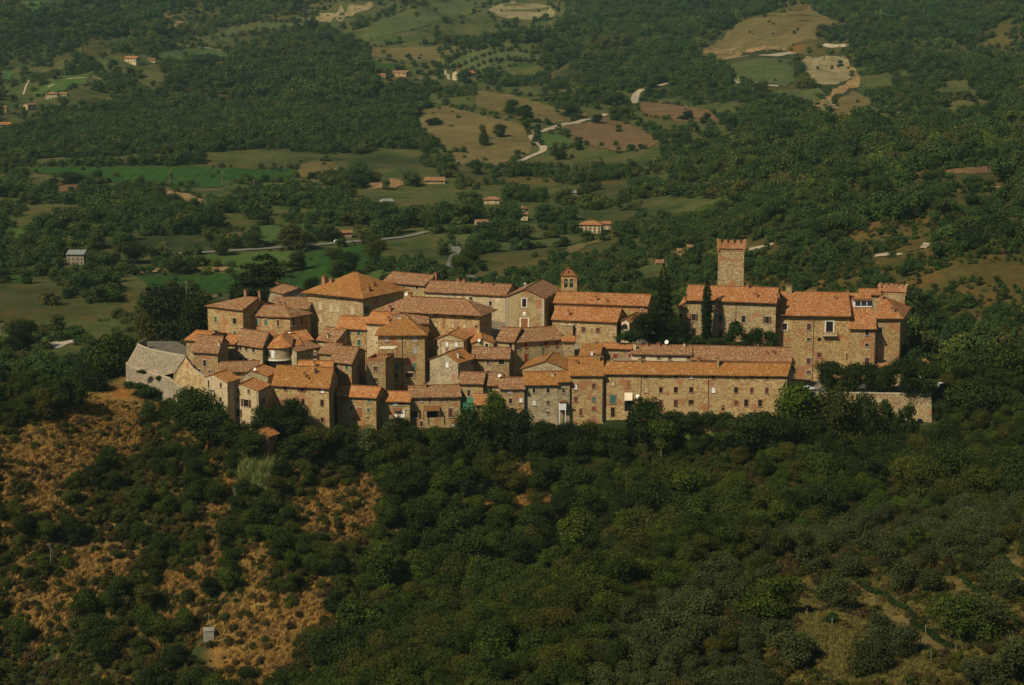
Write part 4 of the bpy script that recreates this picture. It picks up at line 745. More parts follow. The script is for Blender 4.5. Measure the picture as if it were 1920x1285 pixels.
# ------------------------------------------------------------------ draped fields and tracks
CLEAR = []; FARMPX = []
def drape(name, poly, mat, off=.25, res=1.6, jitter=3., clear=True):
    P = [hit(u, v) for u, v in poly]; ss = [p.x / p.y for p in P]; ys = [p.y for p in P]
    m = .012; s0, s1 = min(ss) - m * .3, max(ss) + m * .3; l0, l1 = math.log(min(ys)) - .02, math.log(max(ys)) + .02
    ym = sum(ys) / len(ys); ns = int(min(420, max(8, (s1 - s0) * F / res))); nl = int(min(420, max(8, (l1 - l0) * F * (ZC - 2) / ym / res)))
    S, Lg = np.meshgrid(np.linspace(s0, s1, ns), np.linspace(l0, l1, nl)); Yv = np.exp(Lg); Xv = S * Yv; Zv = H(Xv, Yv)
    U, V = proj(Xv, Yv, Zv); j = fbm(Xv / 14, Yv / 14, 3) * jitter * 3
    ins = inpoly(U + j, V + j * .5, poly); c = ins[:-1, :-1] & ins[1:, 1:] & ins[1:, :-1] & ins[:-1, 1:]
    ii = np.arange(ns * nl).reshape(nl, ns); Q = np.stack([ii[:-1, :-1], ii[:-1, 1:], ii[1:, 1:], ii[1:, :-1]], -1)[c]
    if not len(Q): print('EMPTY field', name, poly[0]); return
    used, inv = np.unique(Q, return_inverse=True); inv = inv.reshape(-1, 4); Vt = np.stack([Xv, Yv], -1).reshape(-1, 2)[used]
    ed = np.sort(np.concatenate([inv[:, [k, (k + 1) % 4]] for k in range(4)]), 1); ue, ct = np.unique(ed, axis=0, return_counts=True); be = ue[ct == 1]
    for _ in range(5):
        ac = np.zeros_like(Vt); nn = np.zeros(len(Vt)); np.add.at(ac, be[:, 0], Vt[be[:, 1]]); np.add.at(ac, be[:, 1], Vt[be[:, 0]]); np.add.at(nn, be[:, 0], 1); np.add.at(nn, be[:, 1], 1)
        b = nn > 0; Vt[b] = .35 * Vt[b] + .65 * ac[b] / nn[b][:, None]
    Vt = np.concatenate([Vt, (H(Vt[:, 0], Vt[:, 1]) + off * np.maximum(1, Vt[:, 1] / 900))[:, None]], 1)
    o = bpy.data.objects.new(name, mesh_np(name, Vt, inv.reshape(-1, 4), mat)); COL.objects.link(o); tag(o, kind='structure')
    if clear: CLEAR.append(poly)
    return o
ROADS = []
def track(name, pts, w, mat, off=.5):
    P = [hit(u, v) for u, v in pts]; D = []
    for a, b in zip(P, P[1:]):
        n = max(2, int((b - a).length / 4))
        D += [a.lerp(b, i / n) for i in range(n)]
    D.append(P[-1]); D = [Vector((p.x, p.y, 0)) for p in D]
    for _ in range(3): D = [D[0]] + [(D[i - 1] + D[i] * 2 + D[i + 1]) / 4 for i in range(1, len(D) - 1)] + [D[-1]]
    V = []; 
    for i, p in enumerate(D):
        t = (D[min(i + 1, len(D) - 1)] - D[max(i - 1, 0)]).normalized(); n = Vector((-t.y, t.x, 0))
        for k in (-1, 0, 1): q = p + n * (k * w / 2); V.append((q.x, q.y, float(H(q.x, q.y)) + off))
    Q = []
    for i in range(len(D) - 1):
        for k in (0, 1): a = i * 3 + k; Q.append((a, a + 3, a + 4, a + 1))
    me = mesh_np(name, V, Q, mat); o = bpy.data.objects.new(name, me); COL.objects.link(o); tag(o, kind='structure'); me.flip_normals() if me.polygons[0].normal.z < 0 else None
    ROADS.append((np.array([(p.x, p.y) for p in D]), w / 2 + 4, np.array([proj(*q) for q in V[1::3]])))
for nm, mat, poly in [
    ('field', 'emerald crop', [(60, 314), (330, 312), (560, 318), (552, 335), (470, 346), (380, 352), (250, 347), (110, 333), (55, 324)]),
    ('field', 'dry field', [(562, 304), (625, 303), (640, 318), (610, 328), (556, 335), (562, 318)]),
    ('field', 'olive meadow', [(400, 335), (470, 348), (560, 338), (600, 330), (610, 350), (520, 352), (430, 360)]),
    ('field', 'emerald crop', [(250, 517), (420, 516), (560, 512), (575, 470), (690, 458), (720, 480), (700, 505), (640, 535), (600, 552), (420, 552), (300, 551)]),
    ('field', 'tan soil', [(226, 503), (430, 500), (428, 511), (232, 514)]),
    ('field', 'meadow', [(285, 484), (500, 473), (572, 470), (560, 510), (430, 512), (432, 500), (290, 500)]),
    ('field', 'dry field', [(318, 552), (412, 552), (412, 562), (325, 562)]),
    ('field', 'meadow', [(640, 545), (700, 505), (735, 500), (730, 520), (690, 545)]),
    ('field', 'meadow', [(0, 432), (58, 425), (50, 448), (0, 458)]), ('field', 'emerald crop', [(0, 505), (60, 520), (55, 532), (0, 530)]),
    ('field', 'olive meadow', [(180, 590), (262, 608), (240, 625), (190, 612)]), ('field', 'meadow', [(75, 622), (145, 618), (140, 636), (78, 640)]), ('field', 'olive meadow', [(0, 598), (60, 614), (45, 628), (0, 640)]),
    ('field', 'meadow', [(482, 424), (575, 418), (578, 440), (500, 462), (486, 448)]), ('field', 'brown soil', [(410, 437), (470, 432), (470, 448), (420, 450)]),
    ('field', 'dry field', [(780, 208), (835, 198), (900, 215), (960, 228), (1010, 240), (1000, 285), (930, 318), (860, 310), (790, 245)]),
    ('field', 'dry field', [(890, 168), (960, 178), (1060, 205), (1130, 212), (1040, 236), (960, 222), (890, 200)]),
    ('field', 'brown soil', [(1042, 242), (1135, 220), (1200, 240), (1245, 272), (1160, 288), (1080, 268)]),
    ('field', 'meadow', [(1010, 252), (1045, 250), (1085, 272), (1060, 280), (1020, 282)]),
    ('field', 'brown soil', [(1200, 190), (1330, 205), (1360, 235), (1270, 230), (1200, 215)]),
    ('field', 'dry field', [(692, 90), (760, 82), (890, 88), (830, 126), (760, 122), (690, 106)]),
    ('field', 'emerald crop', [(690, 108), (760, 124), (825, 132), (815, 142), (730, 134), (690, 122)]),
    ('field', 'dry field', [(700, 140), (830, 142), (825, 152), (720, 152)]),
    ('field', 'olive meadow', [(820, 95), (1000, 90), (1005, 115), (900, 140), (840, 130)]),
    ('field', 'pale crop', [(295, 96), (380, 88), (440, 100), (420, 115), (330, 118), (290, 112)]), ('field', 'brown soil', [(350, 135), (440, 125), (425, 135), (360, 142)]),
    ('field', 'meadow', [(55, 175), (100, 150), (170, 135), (165, 160), (100, 178), (60, 185)]), ('field', 'pale crop', [(0, 132), (44, 130), (40, 145), (0, 154)]), ('field', 'pale crop', [(0, 160), (25, 156), (24, 170), (0, 178)]),
    ('field', 'olive meadow', [(400, 60), (560, 22), (600, 0), (640, 0), (560, 60), (400, 72)]), ('field', 'olive meadow', [(120, 95), (240, 65), (250, 78), (150, 100)]),
    ('field', 'pale crop', [(5, 18), (60, 0), (135, 0), (80, 30), (10, 28)]),
    ('field', 'rock scree', [(590, 25), (640, 8), (720, 0), (700, 22), (640, 45), (590, 45), (550, 60), (520, 55)]),
    ('field', 'olive meadow', [(655, 60), (760, 20), (850, 0), (960, 0), (880, 30), (760, 62), (680, 82)]),
    ('field', 'rock scree', [(905, 15), (960, 2), (1030, 10), (1060, 30), (1010, 42), (930, 42)]),
    ('field', 'dry field', [(1300, 100), (1345, 70), (1380, 42), (1470, 16), (1530, 6), (1530, 22), (1560, 36), (1600, 50), (1560, 50), (1530, 62), (1545, 80), (1500, 95), (1420, 98), (1320, 118)]),
    ('field', 'tan soil', [(1300, 100), (1340, 86), (1440, 82), (1560, 88), (1500, 97), (1420, 101), (1320, 118)]),
    ('field', 'olive meadow', [(1345, 118), (1490, 106), (1500, 150), (1470, 164), (1385, 160), (1370, 135)]),
    ('field', 'rock scree', [(1490, 108), (1530, 102), (1590, 105), (1600, 150), (1570, 162), (1518, 158), (1505, 128)]),
    ('field', 'dry field', [(1530, 215), (1560, 196), (1600, 170), (1640, 190), (1600, 235), (1550, 240)]), ('field', 'rock scree', [(1515, 190), (1560, 186), (1575, 205), (1530, 216)]), ('field', 'tan soil', [(1585, 120), (1605, 125), (1618, 160), (1570, 180), (1540, 205), (1520, 210), (1560, 165), (1595, 150)]),
    ('field', 'olive meadow', [(1410, 172), (1540, 165), (1560, 200), (1530, 220), (1500, 190)]),
    ('field', 'brown soil', [(1690, 325), (1790, 316), (1920, 308), (1920, 318), (1800, 332), (1700, 336)]), ('field', 'meadow', [(1700, 322), (1790, 306), (1850, 302), (1780, 317)]), ('field', 'tan soil', [(1780, 355), (1885, 345), (1880, 358), (1790, 364)]),
    ('field', 'olive meadow', [(1140, 520), (1200, 500), (1240, 493), (1250, 510), (1160, 530)]), ('field', 'olive meadow', [(880, 460), (960, 452), (1060, 445), (1060, 462), (960, 470), (890, 475)]),
    ('field', 'dry field', [(1050, 470), (1110, 448), (1180, 433), (1130, 452), (1065, 478)]),
    ('field', 'meadow', [(795, 428), (850, 420), (860, 432), (805, 440)]), ('field', 'olive meadow', [(820, 378), (870, 372), (860, 386), (820, 392)]), ('field', 'olive meadow', [(845, 440), (885, 438), (880, 460), (848, 464)]),
    ('field', 'tan soil', [(575, 338), (600, 337), (600, 348), (575, 350)]), ('field', 'tan soil', [(680, 345), (740, 335), (770, 345), (740, 356), (690, 358)]),
    ('field', 'field stone', [(85, 645), (150, 632), (152, 645), (115, 655), (85, 655)]), ('field', 'brown soil', [(1420, 560), (1500, 545), (1580, 540), (1600, 560), (1500, 575)]),
    ('field', 'brown soil', [(100, 342), (160, 340), (150, 358), (105, 362)]), ('field', 'tan soil', [(285, 355), (350, 362), (400, 382), (380, 390), (320, 372)])]:
    drape(nm, poly, mat)
drape('meadow', [(1235, 792), (1300, 782), (1372, 786), (1375, 800), (1370, 830), (1290, 838), (1240, 812)], 'meadow', .12, clear=False)
track('white_road', [(1205, 168), (1193, 176), (1188, 195)], 7, 'gravel track'); track('white_road', [(1252, 157), (1235, 162)], 6, 'gravel track')
track('white_road', [(1138, 215), (1090, 228), (1042, 240), (1020, 246), (1003, 250), (996, 258), (1005, 268), (1020, 277), (1018, 286), (1000, 292), (985, 299), (968, 306)], 5.5, 'gravel track')
track('road', [(270, 478), (400, 474), (500, 468), (600, 460), (700, 452), (760, 446), (800, 436)], 5, 'tarmac road'); track('road', [(735, 412), (760, 404), (822, 392)], 5, 'tarmac road')
track('road', [(848, 456), (858, 472), (850, 486), (845, 503)], 4.5, 'tarmac road'); track('road', [(875, 520), (890, 525), (905, 530)], 6, 'tarmac road')
track('dirt_track', [(1640, 482), (1690, 476), (1720, 471), (1738, 458)], 3, 'gravel track'); track('dirt_track', [(1404, 470), (1450, 459)], 4, 'gravel track'); track('dirt_track', [(1545, 84), (1570, 88), (1592, 88)], 6, 'gravel track')
track('dirt_track', [(1376, 138), (1385, 155), (1420, 162), (1460, 162)], 8, 'gravel track'); track('dirt_track', [(38, 178), (48, 165), (54, 152)], 2, 'gravel track'); track('dirt_track', [(835, 133), (848, 152)], 3, 'gravel track'); track('dirt_track', [(1320, 118), (1400, 106), (1490, 100)], 7, 'gravel track')
track('dirt_track', [(90, 165), (130, 148), (190, 150)], 2.5, 'gravel track'); track('dirt_track', [(350, 87), (400, 92), (450, 98)], 2.5, 'gravel track')
# ------------------------------------------------------------------ castle forecourt, retaining walls, rampart
zr = at(1515, 731, 547).z + .3
def slab(name, uvs, z, th, mat):
    bm = bmesh.new(); prism(bm, [atz(u, v, z) for u, v in uvs], Vector((0, 0, -th))); bmesh.ops.recalc_face_normals(bm, faces=bm.faces[:]); o = fin(name, bm, mat); tag(o, kind='structure'); return o
slab('road', [(1486, 742), (1600, 743), (1746, 743), (1752, 728), (1690, 716), (1560, 714), (1490, 716)], zr, 1.5, 'asphalt')
def wallrun(name, label, tops, bots, th, mat, par=0, cat='wall', z=None):
    T = [at(*p) if z is None else atz(*p[:2], z) for p in tops]
    if z is not None: bots = [(*b[:2], t.y - 1.6) for b, t in zip(bots, T)]
    B = [at(*p) for p in bots]; rt = empty(name, (T[0] + T[-1]) / 2 - UPV * 8); tag(rt, label, cat); bm = bmesh.new(); n = len(T)
    fn = [bm.verts.new(p) for p in T]; fb = [bm.verts.new(p) for p in B]; tk = [bm.verts.new(p + Vector((.15, th, 0))) for p in T]; bk = [bm.verts.new(Vector((t.x, t.y + th, b.z))) for t, b in zip(T, B)]
    for i in range(n - 1):
        bm.faces.new((fb[i], fb[i + 1], fn[i + 1], fn[i])); bm.faces.new((fn[i], fn[i + 1], tk[i + 1], tk[i])); bm.faces.new((tk[i], tk[i + 1], bk[i + 1], bk[i]))
    for i in (0, n - 1): bm.faces.new((fb[i], fn[i], tk[i], bk[i]))
    bmesh.ops.recalc_face_normals(bm, faces=bm.faces[:]); bmesh.ops.subdivide_edges(bm, edges=bm.edges[:], cuts=3, use_grid_fill=True)
    for v in bm.verts: v.co += Vector((0, mnoise.noise(v.co * .4) * .25, mnoise.noise(v.co * .3 + Vector((9, 0, 0))) * .15))
    fin('wall', bm, mat, rt, rt.location); bm = bmesh.new()
    for a, b in zip(T, T[1:]): obox(bm, a + Vector((-.03, -.12, .0)), b - a, Vector((0, .12 + th, 0)), UPV * .3)
    fin('coping', bm, 'stone trim', rt, rt.location); return rt
rt = wallrun('retaining_wall', 'tall stone retaining wall with arches below the castle forecourt trees', [(1484, 738.5, 537), (1600, 738.5, 537), (1690, 740, 537), (1746.5, 741, 537)], [(1484, 800, 536), (1600, 806, 536), (1690, 812, 536), (1748, 822, 535.5)], 1.2, 'golden stone')
for u, v, r in ((1630, 778, 7), (1725, 790, 5), (1668, 785, 6)):
    c = at(u, v, 535.6); r *= mpp(536); bm = bmesh.new(); prism(bm, [c + Vector((-r * math.cos(math.pi * i / 10), 0, r * math.sin(math.pi * i / 10))) for i in range(11)] + [c + Vector((r, 0, -2.5)), c + Vector((-r, 0, -2.5))], Vector((0, .4, 0))); fin('arched_niche', bm, 'dark pane and shade', rt, rt.location)  # niches are dark slabs, recess shade painted rather than hollowed out
ZB = at(347, 669, 531).z
wallrun('rampart', 'high sloping grey rampart, upper stage of the round bastion left of the village', [(274, 637), (257, 646), (268, 651.5), (285, 657.5), (312, 663), (347, 669)], [(254, 676), (236, 684), (250, 690), (270, 697), (300, 705), (328, 700)], .7, 'rampart stone', cat='rampart', z=ZB)
wallrun('rampart', 'lower grey rampart with a broken edge above the dry grass slope, under the bastion', [(236, 682, 543.5), (250, 690, 541.5), (268, 697, 538), (297, 705, 533.5), (318, 711, 529), (346, 732, 525), (372, 745, 523)], [(236, 722, 542), (252, 726, 539.5), (270, 734, 535.5), (292, 745, 530.5), (318, 790, 522.5), (350, 808, 518), (374, 806, 518)], 1.0, 'rampart stone', cat='rampart')
wallrun('rampart', 'straight shaded wall joining the bastion to the square stone house', [(326, 703, 528.8), (347, 671, 530.9), (364, 694, 527), (386, 709, 523)], [(322, 738, 527), (334, 742, 526.5), (356, 760, 524), (386, 770, 519)], 1.0, 'golden stone', cat='rampart')
slab('terrace', [(259, 649), (269, 654), (286, 660), (312, 665.5), (346, 671.5), (360, 655), (330, 640), (276, 640)], ZB - 2.4, 2.5, 'paving')
# ------------------------------------------------------------------ small built things
def farm(label, u, v, w, hw, dv=0., roofh=None, D=None, roof='gx', win=2, wall='pale stone', tile=None, name='farmhouse', group='farmhouses scattered in the valley', cat='farmhouse', rows=2):
    p = hit(u, v); k = mpp(p.y); ws = []; FARMPX.append((u - w / 2, u + w / 2, v - hw - 3, v))
    for r in range(rows):
        for i in range(win): ws.append((u - w / 2 + w * (i + .5) / win, v - hw + dv * (i + .5) / win + hw * (r + .45) / rows, max(1.2, w * .09), max(1.4, hw * .2), 'd'))
    D = D or max(5, w * k * .7); tile = tile or ('old tiles' if int(u + v) % 2 else 'castle tiles')
    return house(name, label, (u - w / 2, v - hw), (u + w / 2, v - hw + dv), p.y, v + 1.5, roof, vr=0, hh=(roofh or D * .5 * .38), D=D, wall=wall, tile=tile, ov=.5, win=ws, group=group, cat=cat)
farm('cream farmhouse with a red hipped roof, alone at the edge of the dark far forest', 335, 54, 17, 11, 0, roof='hip', win=3)
farm('pale farmhouse with white yard walls, right of the small left meadows', 244, 118, 22, 9, .6, win=4); farm('red roofed barn just right of the pale farmhouse with white yard', 284, 117, 13, 5, 0, win=2, rows=1)
farm('two storey stone farmhouse with a red roof beside a green field on the left hill', 96, 185, 22, 9, 0, roof='hip', win=4); farm('small red roofed outbuilding right of the two storey farmhouse on the left hill', 119, 181, 12, 5, 0, win=2, rows=1)
farm('square pale farmhouse below the left hill field, turned to the right', 60, 207, 16, 10, -1.2, win=2); farm('ochre farmhouse cut by the left edge of the picture', 4, 211, 16, 9, 0, wall='ochre stone', win=2); farm('long low red roof at the left edge under the ochre farmhouse', 8, 240, 26, 6, -.5, win=3, rows=1)
farm('brick red farmhouse half hidden by a round tree, under the tan hill field', 748, 143, 26, 7, 1, wall='ochre stone', win=3); farm('small pale farm shed left of the brick red farmhouse', 715, 147, 15, 6, 0, win=2, rows=1)
farm('stone farmhouse below the olive orchard, with four windows in two rows', 877, 149, 31, 11, -1.2, win=4)
farm('square valley farmhouse with a wide hipped orange roof, blank pale walls', 922, 383, 29, 9, .3, roof='hip', win=2); farm('valley house with a plain orange roof, lower left of the hipped farmhouse', 905, 432, 24, 15, -.6, win=2)
farm('low ochre valley house between the plain orange roofed house and the narrow tall one', 943, 424, 18, 8, .8, win=2); farm('narrow tall valley house with an orange roof and a white gate', 983, 414, 13, 12, 0, win=1); farm('tiny roof right behind the narrow tall valley house', 981, 396, 7, 5, 0, win=1, rows=1)
farm('large three storey valley farmhouse with balconies, on its own drive', 1107, 437, 40, 16, 1, roof='hip', win=5, rows=3); farm('right wing of the large three storey farmhouse', 1137, 431, 16, 11, 0, win=2)
farm('brown timber house by the valley road, among dark trees', 649, 447, 22, 10, -.6, wall='brick masonry', tile='old tiles', win=4); farm('long dark red barn roof among trees in mid valley', 815, 345, 38, 6, 0, tile='old tiles', win=3, rows=1)
farm('small red roofed cabin in the wooded right slope', 1689, 211, 15, 5, 0, win=2, rows=1); farm('low hut with a pale roof at the top of the round meadow', 1237, 496, 14, 3, 0, win=1, rows=1)
farm('grey shed with a tin roof in the middle of the valley', 1072, 366, 22, 5, 1, wall='rampart stone', tile='tin roof', win=2, rows=1, name='shed', cat='shed', group=None)
farm('white tin roofed shed beside the mid valley trees', 728, 382, 20, 4, -1, wall='white paint', tile='tin roof', win=1, rows=1, name='shed', cat='shed', group=None)
farm('ruined tower stump left of the castle tower, on the wooded slope', 1274, 486, 7, 15, 0, wall='ochre stone', tile='old tiles', win=1, name='ruined_tower', cat='ruin', group=None, roof='shed', roofh=.6, D=4); farm('ruined pale wall house between the tower stump and the castle tower', 1294, 478, 9, 14, 0, wall='pale stone', tile='old tiles', win=1, name='ruined_house', cat='ruin', group=None, roof='shed', roofh=.6, D=4)
farm('grey brick kiln building with flat openings under the left trees', 141, 497, 32, 20, 0, wall='rampart stone', tile='tin roof', win=4, rows=3, name='farm_building', cat='farm building', group=None, roof='shed', roofh=1.2, D=6)
HS('small orange brick hut with a tiled roof in the trees below the pale houses', (474, 814), (503, 818), 497, 834, 'gy', vr=806, D=4, wall='brick masonry', tile='orange tiles', name='garden_hut', cat='hut', group=None, ov=.4)
HS('little white shrine with a tiled cap at the castle garden corner', (1728, 679), (1741, 679), 552, 700, 'hip', vr=0, hh=.8, D=2.0, wall='white stone', tile='lichen tiles', name='garden_shrine', cat='shrine', group=None, ov=.35, win=[(1734, 686, 3, 5, 'v')])
bm = bmesh.new(); p = hit(1204, 432); k = mpp(p.y); vv = [bm.verts.new(p + Vector((x * k, y, z * k - .3))) for x, y, z in ((-6, 0, 0), (6, 0, 0), (6, 6, 0), (-6, 6, 0), (3, 2, 13), (1, 4, 12))]
for q in ((0, 1, 4), (1, 2, 5, 4), (2, 3, 5), (3, 0, 4, 5)): bm.faces.new([vv[i] for i in q])
o = fin('tarpaulin', bm, 'white paint', None, p); tag(o, 'white tarpaulin tent standing in the trees right of the large farmhouse', 'tarpaulin')
# concrete cistern with a pole
p = hit(392, 1204); k = mpp(p.y); rt = empty('water_cistern', p); tag(rt, 'pale concrete cistern block with a thin metal pole on the dry lower slope', 'cistern'); bm = bmesh.new()
obox(bm, p + Vector((-10 * k, 0, -1)), Vector((20 * k, .4, 0)), Vector((-.5, 2.4, 0)), UPV * (1 + 20 * k)); bmesh.ops.bevel(bm, geom=bm.edges[:], offset=.08, segments=2, affect='EDGES'); fin('tank', bm, 'concrete', rt, p)
bm = bmesh.new(); obox(bm, p + Vector((-10.8 * k, -.12, 20 * k)), Vector((21.6 * k, .4, 0)), Vector((-.5, 2.7, 0)), UPV * .14); fin('lid', bm, 'concrete', rt, p)
bm = bmesh.new(); tube(bm, p + Vector((0, 1, 2)), p + Vector((0, 1, 2 + 36 * k)), .05, n=6); tube(bm, p + Vector((.5, 1, 2)), p + Vector((.5, 1, 2 + 20 * k)), .04, n=6); fin('pole', bm, 'field stone', rt, p)
posts = [(1560, 1178), (1513, 1150), (1735, 1192), (1793, 1228), (1746, 1242), (1862, 1042), (1905, 1045), (1712, 1010), (1608, 1048)]
for i, (u, v) in enumerate(posts):
    p = hit(u, v); bm = bmesh.new(); tl = Vector((random.uniform(-.12, .12), random.uniform(-.1, .1), 1.9)); tube(bm, p - UPV * .3, p + tl, .075, .055, 7); tube(bm, p + tl * .8, p + tl * .8 + Vector((.12, 0, .03)), .03, n=5)
    o = fin('fence_post', bm, 'post wood', None, p); tag(o, 'thin grey wooden post on the olive terraces at lower right', 'post', 'wooden posts on the olive terraces')
vp = [(318, 258 + 92, 28), (417, 348, 28), (476, 357, 16), (938, 0, 0)][:3] + [(313, 372, 12), (930 / 3, 479, 14), (267 / 3, 415, 22), (350, 556, 18), (1226, 318, 22), (2 / 3 + 1, 640, 20), (1630 / 3, 366, 18)]
for u, v, hpx in vp:
    p = hit(u, v); k = mpp(p.y); h_ = max(7, hpx * k); bm = bmesh.new(); tube(bm, p - UPV * .5, p + UPV * h_, .16, .11, 7); obox(bm, p + Vector((-.9, -.06, h_ - .8)), Vector((1.8, 0, 0)), Vector((0, .12, 0)), UPV * .14)
    for s in (-.8, 0, .8): tube(bm, p + Vector((s, 0, h_ - .66)), p + Vector((s, 0, h_ - .4)), .05, n=5)
    o = fin('utility_pole', bm, 'post wood', None, p); tag(o, 'thin pale utility pole standing in the valley fields', 'utility pole', 'utility poles in the valley')
# cars
def car(p, yaw, paint, label):
    rt = empty('parked_car', p); rt.rotation_euler.z = yaw; tag(rt, label, 'car'); Z0 = Vector((0, 0, 0))
    def ex(prof, w, y, mat, nm, par, inset=0):
        bm = bmesh.new(); prism(bm, [Vector((x, -w / 2, z)) for x, z in prof], Vector((0, w, 0))); bmesh.ops.recalc_face_normals(bm, faces=bm.faces[:])
        for v in bm.verts:
            if v.co.z > 1.0: v.co.y *= .86
        bmesh.ops.bevel(bm, geom=bm.edges[:], offset=.07, segments=3, affect='EDGES'); return fin(nm, bm, mat, par, Z0, True)
    body = ex([(-2.0, .28), (2.0, .28), (2.03, .62), (1.9, .84), (.95, .98), (.25, 1.46), (-1.3, 1.5), (-1.92, 1.0), (-2.05, .6)], 1.74, 0, paint, 'body', rt)
    for sgn in (-1, 1):
        for xs in ([(-1.55, 1.0), (-.45, 1.0), (-.45, 1.4), (-1.2, 1.4)], [(-.35, 1.0), (.78, 1.0), (.2, 1.38), (-.35, 1.4)]):
            bm = bmesh.new(); prism(bm, [Vector((x, sgn * (.87 - (z - .95) * .27), z)) for x, z in xs], Vector((0, sgn * .02, 0))); bmesh.ops.recalc_face_normals(bm, faces=bm.faces[:]); fin('side_window', bm, 'glass', rt, Z0)
        for x in (-1.25, 1.28):
            bm = bmesh.new(); tube(bm, Vector((x, sgn * .68, .32)), Vector((x, sgn * .9, .32)), .32, n=18); tube(bm, Vector((x, sgn * .9, .32)), Vector((x, sgn * .915, .32)), .19, n=14, mi=1); fin('wheel', bm, ['rubber', 'car grey'], rt, Z0)
        bm = bmesh.new(); obox(bm, Vector((1.93, sgn * .62 - .16, .62)), Vector((.08, 0, 0)), Vector((0, .32, 0)), UPV * .16); fin('headlight', bm, 'lamp glass', rt, Z0)
        bm = bmesh.new(); obox(bm, Vector((-2.06, sgn * .66 - .1, .75)), Vector((.06, 0, 0)), Vector((0, .2, 0)), UPV * .24); fin('tail_light', bm, 'car red', rt, Z0)
    for xs, nm in (([(.92, 1.0), (.3, 1.42)], 'windscreen'), ([(-1.9, 1.05), (-1.42, 1.44)], 'rear_window')):
        bm = bmesh.new(); (x0, z0), (x1, z1) = xs; s = .025 if x0 > 0 else -.025
        vv = [bm.verts.new(Vector((x + s, y, z + .025))) for x, z, y in ((x0, z0, -.68), (x0, z0, .68), (x1, z1, .6), (x1, z1, -.6))]; bm.faces.new(vv); bmesh.ops.solidify(bm, geom=bm.faces[:], thickness=.015); fin(nm, bm, 'glass', rt, Z0)
    return rt
for u, v, y, pt, lb in ((1515, 733, .25, 'car white', 'white hatchback parked on the forecourt at the end of the long terrace'), (1641, 731, 2.6, 'car white', 'white car mostly hidden under the middle forecourt trees'), (1681, 734, .5, 'car grey', 'grey car under the right forecourt trees, mostly hidden'), (1766, 728, 1.2, 'car white', 'white car at the far right end of the castle forecourt')):
    p = atz(u, v, zr) if u < 1740 else hit(u, v); car(Vector((p.x, p.y, max(p.z, zr) + .01)), y, pt, lb)
for u, v, y, lb in ((633, 457.5, .1, 'white car driving on the pale valley road'), ):
    p = hit(u, v); car(p + UPV * .6, y, 'car white', lb)
PATHS = [[(1588, 1100), (1612, 1098), (1700, 1158), (1792, 1222), (1738, 1232), (1660, 1160)], [(1772, 1085), (1800, 1083), (1908, 1188), (1884, 1195)], [(1856, 1030), (1876, 1024), (1925, 1066), (1925, 1082)]]
drape('dirt_path', PATHS[2], 'dry field', .08, 1.2, 2., False); drape('bare_soil', [(1340, 796), (1372, 792), (1378, 830), (1352, 836)], 'tan soil', .16, 1.2, 3., False)
drape('dirt_path', [(1588, 1100), (1612, 1098), (1700, 1158), (1792, 1222), (1738, 1232), (1660, 1160)], 'dry field', .08, 1.2, 2., False)
drape('dirt_path', [(1772, 1085), (1800, 1083), (1908, 1188), (1884, 1195)], 'dry field', .08, 1.2, 2., False)
# ------------------------------------------------------------------ vegetation models
def leafcloud(name, mat, seed, lobes, n, leaf, up=.25, core=.5, flat=1.0, extra=None, dens=None):
    """lobes: rows of (x, y, z, rx, ry, rz); n small folded leaf sprays over their shells, plus an inner mass tinted dark as painted shade"""
    r = np.random.default_rng(seed); Lb = np.array(lobes, float); area = (Lb[:, 3] * Lb[:, 5]) ** 1.0; pr = area / area.sum()
    k = r.choice(len(Lb), n, p=pr); d = r.normal(size=(n, 3)); d[:, 2] += up; d /= np.linalg.norm(d, axis=1)[:, None]
    rad = r.uniform(.55, 1.15, n)
    c = Lb[k, :3] + d * Lb[k, 3:] * rad[:, None]
    nr = d + r.normal(size=(n, 3)) * .7; nr[:, 2] *= flat; nr /= np.linalg.norm(nr, axis=1)[:, None]
    t = np.cross(nr, r.normal(size=(n, 3))); t /= np.linalg.norm(t, axis=1)[:, None]; b = np.cross(nr, t)
    s = leaf * r.uniform(.55, 1.35, n)[:, None]
    V = np.stack([c - t * s * .5 - b * s * .15, c - b * s * .55 + nr * s * .12, c + t * s * .5 + b * s * .1, c + b * s * .5 + nr * s * .1], 1).reshape(-1, 3)
    Fc = np.arange(4 * n).reshape(n, 4); lt = r.random(len(Lb)); tint = np.clip(.5 * lt[k] + .5 * r.random(n), 0, 1)
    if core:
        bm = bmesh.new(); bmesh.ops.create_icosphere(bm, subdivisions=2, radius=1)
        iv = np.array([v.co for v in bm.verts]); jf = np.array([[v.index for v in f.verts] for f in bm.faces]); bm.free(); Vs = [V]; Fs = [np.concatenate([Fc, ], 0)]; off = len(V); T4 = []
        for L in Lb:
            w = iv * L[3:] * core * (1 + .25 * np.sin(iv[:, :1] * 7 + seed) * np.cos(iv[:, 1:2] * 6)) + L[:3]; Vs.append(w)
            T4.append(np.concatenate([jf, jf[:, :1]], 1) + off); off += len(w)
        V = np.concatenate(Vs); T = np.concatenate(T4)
        me = bpy.data.meshes.new(name); faces = Fc.tolist() + [f[:3] for f in T.tolist()]; me.from_pydata(V.tolist(), [], faces); tint = np.concatenate([tint, np.full(len(T), .15)])  # low core tint paints the shade inside the foliage
        me.materials.append(M[mat])
    else: me = mesh_np(name, V, Fc, mat)
    a = me.attributes.new('tint', 'FLOAT', 'FACE'); a.data.foreach_set('value', tint[:len(me.polygons)].astype(np.float32)); return me
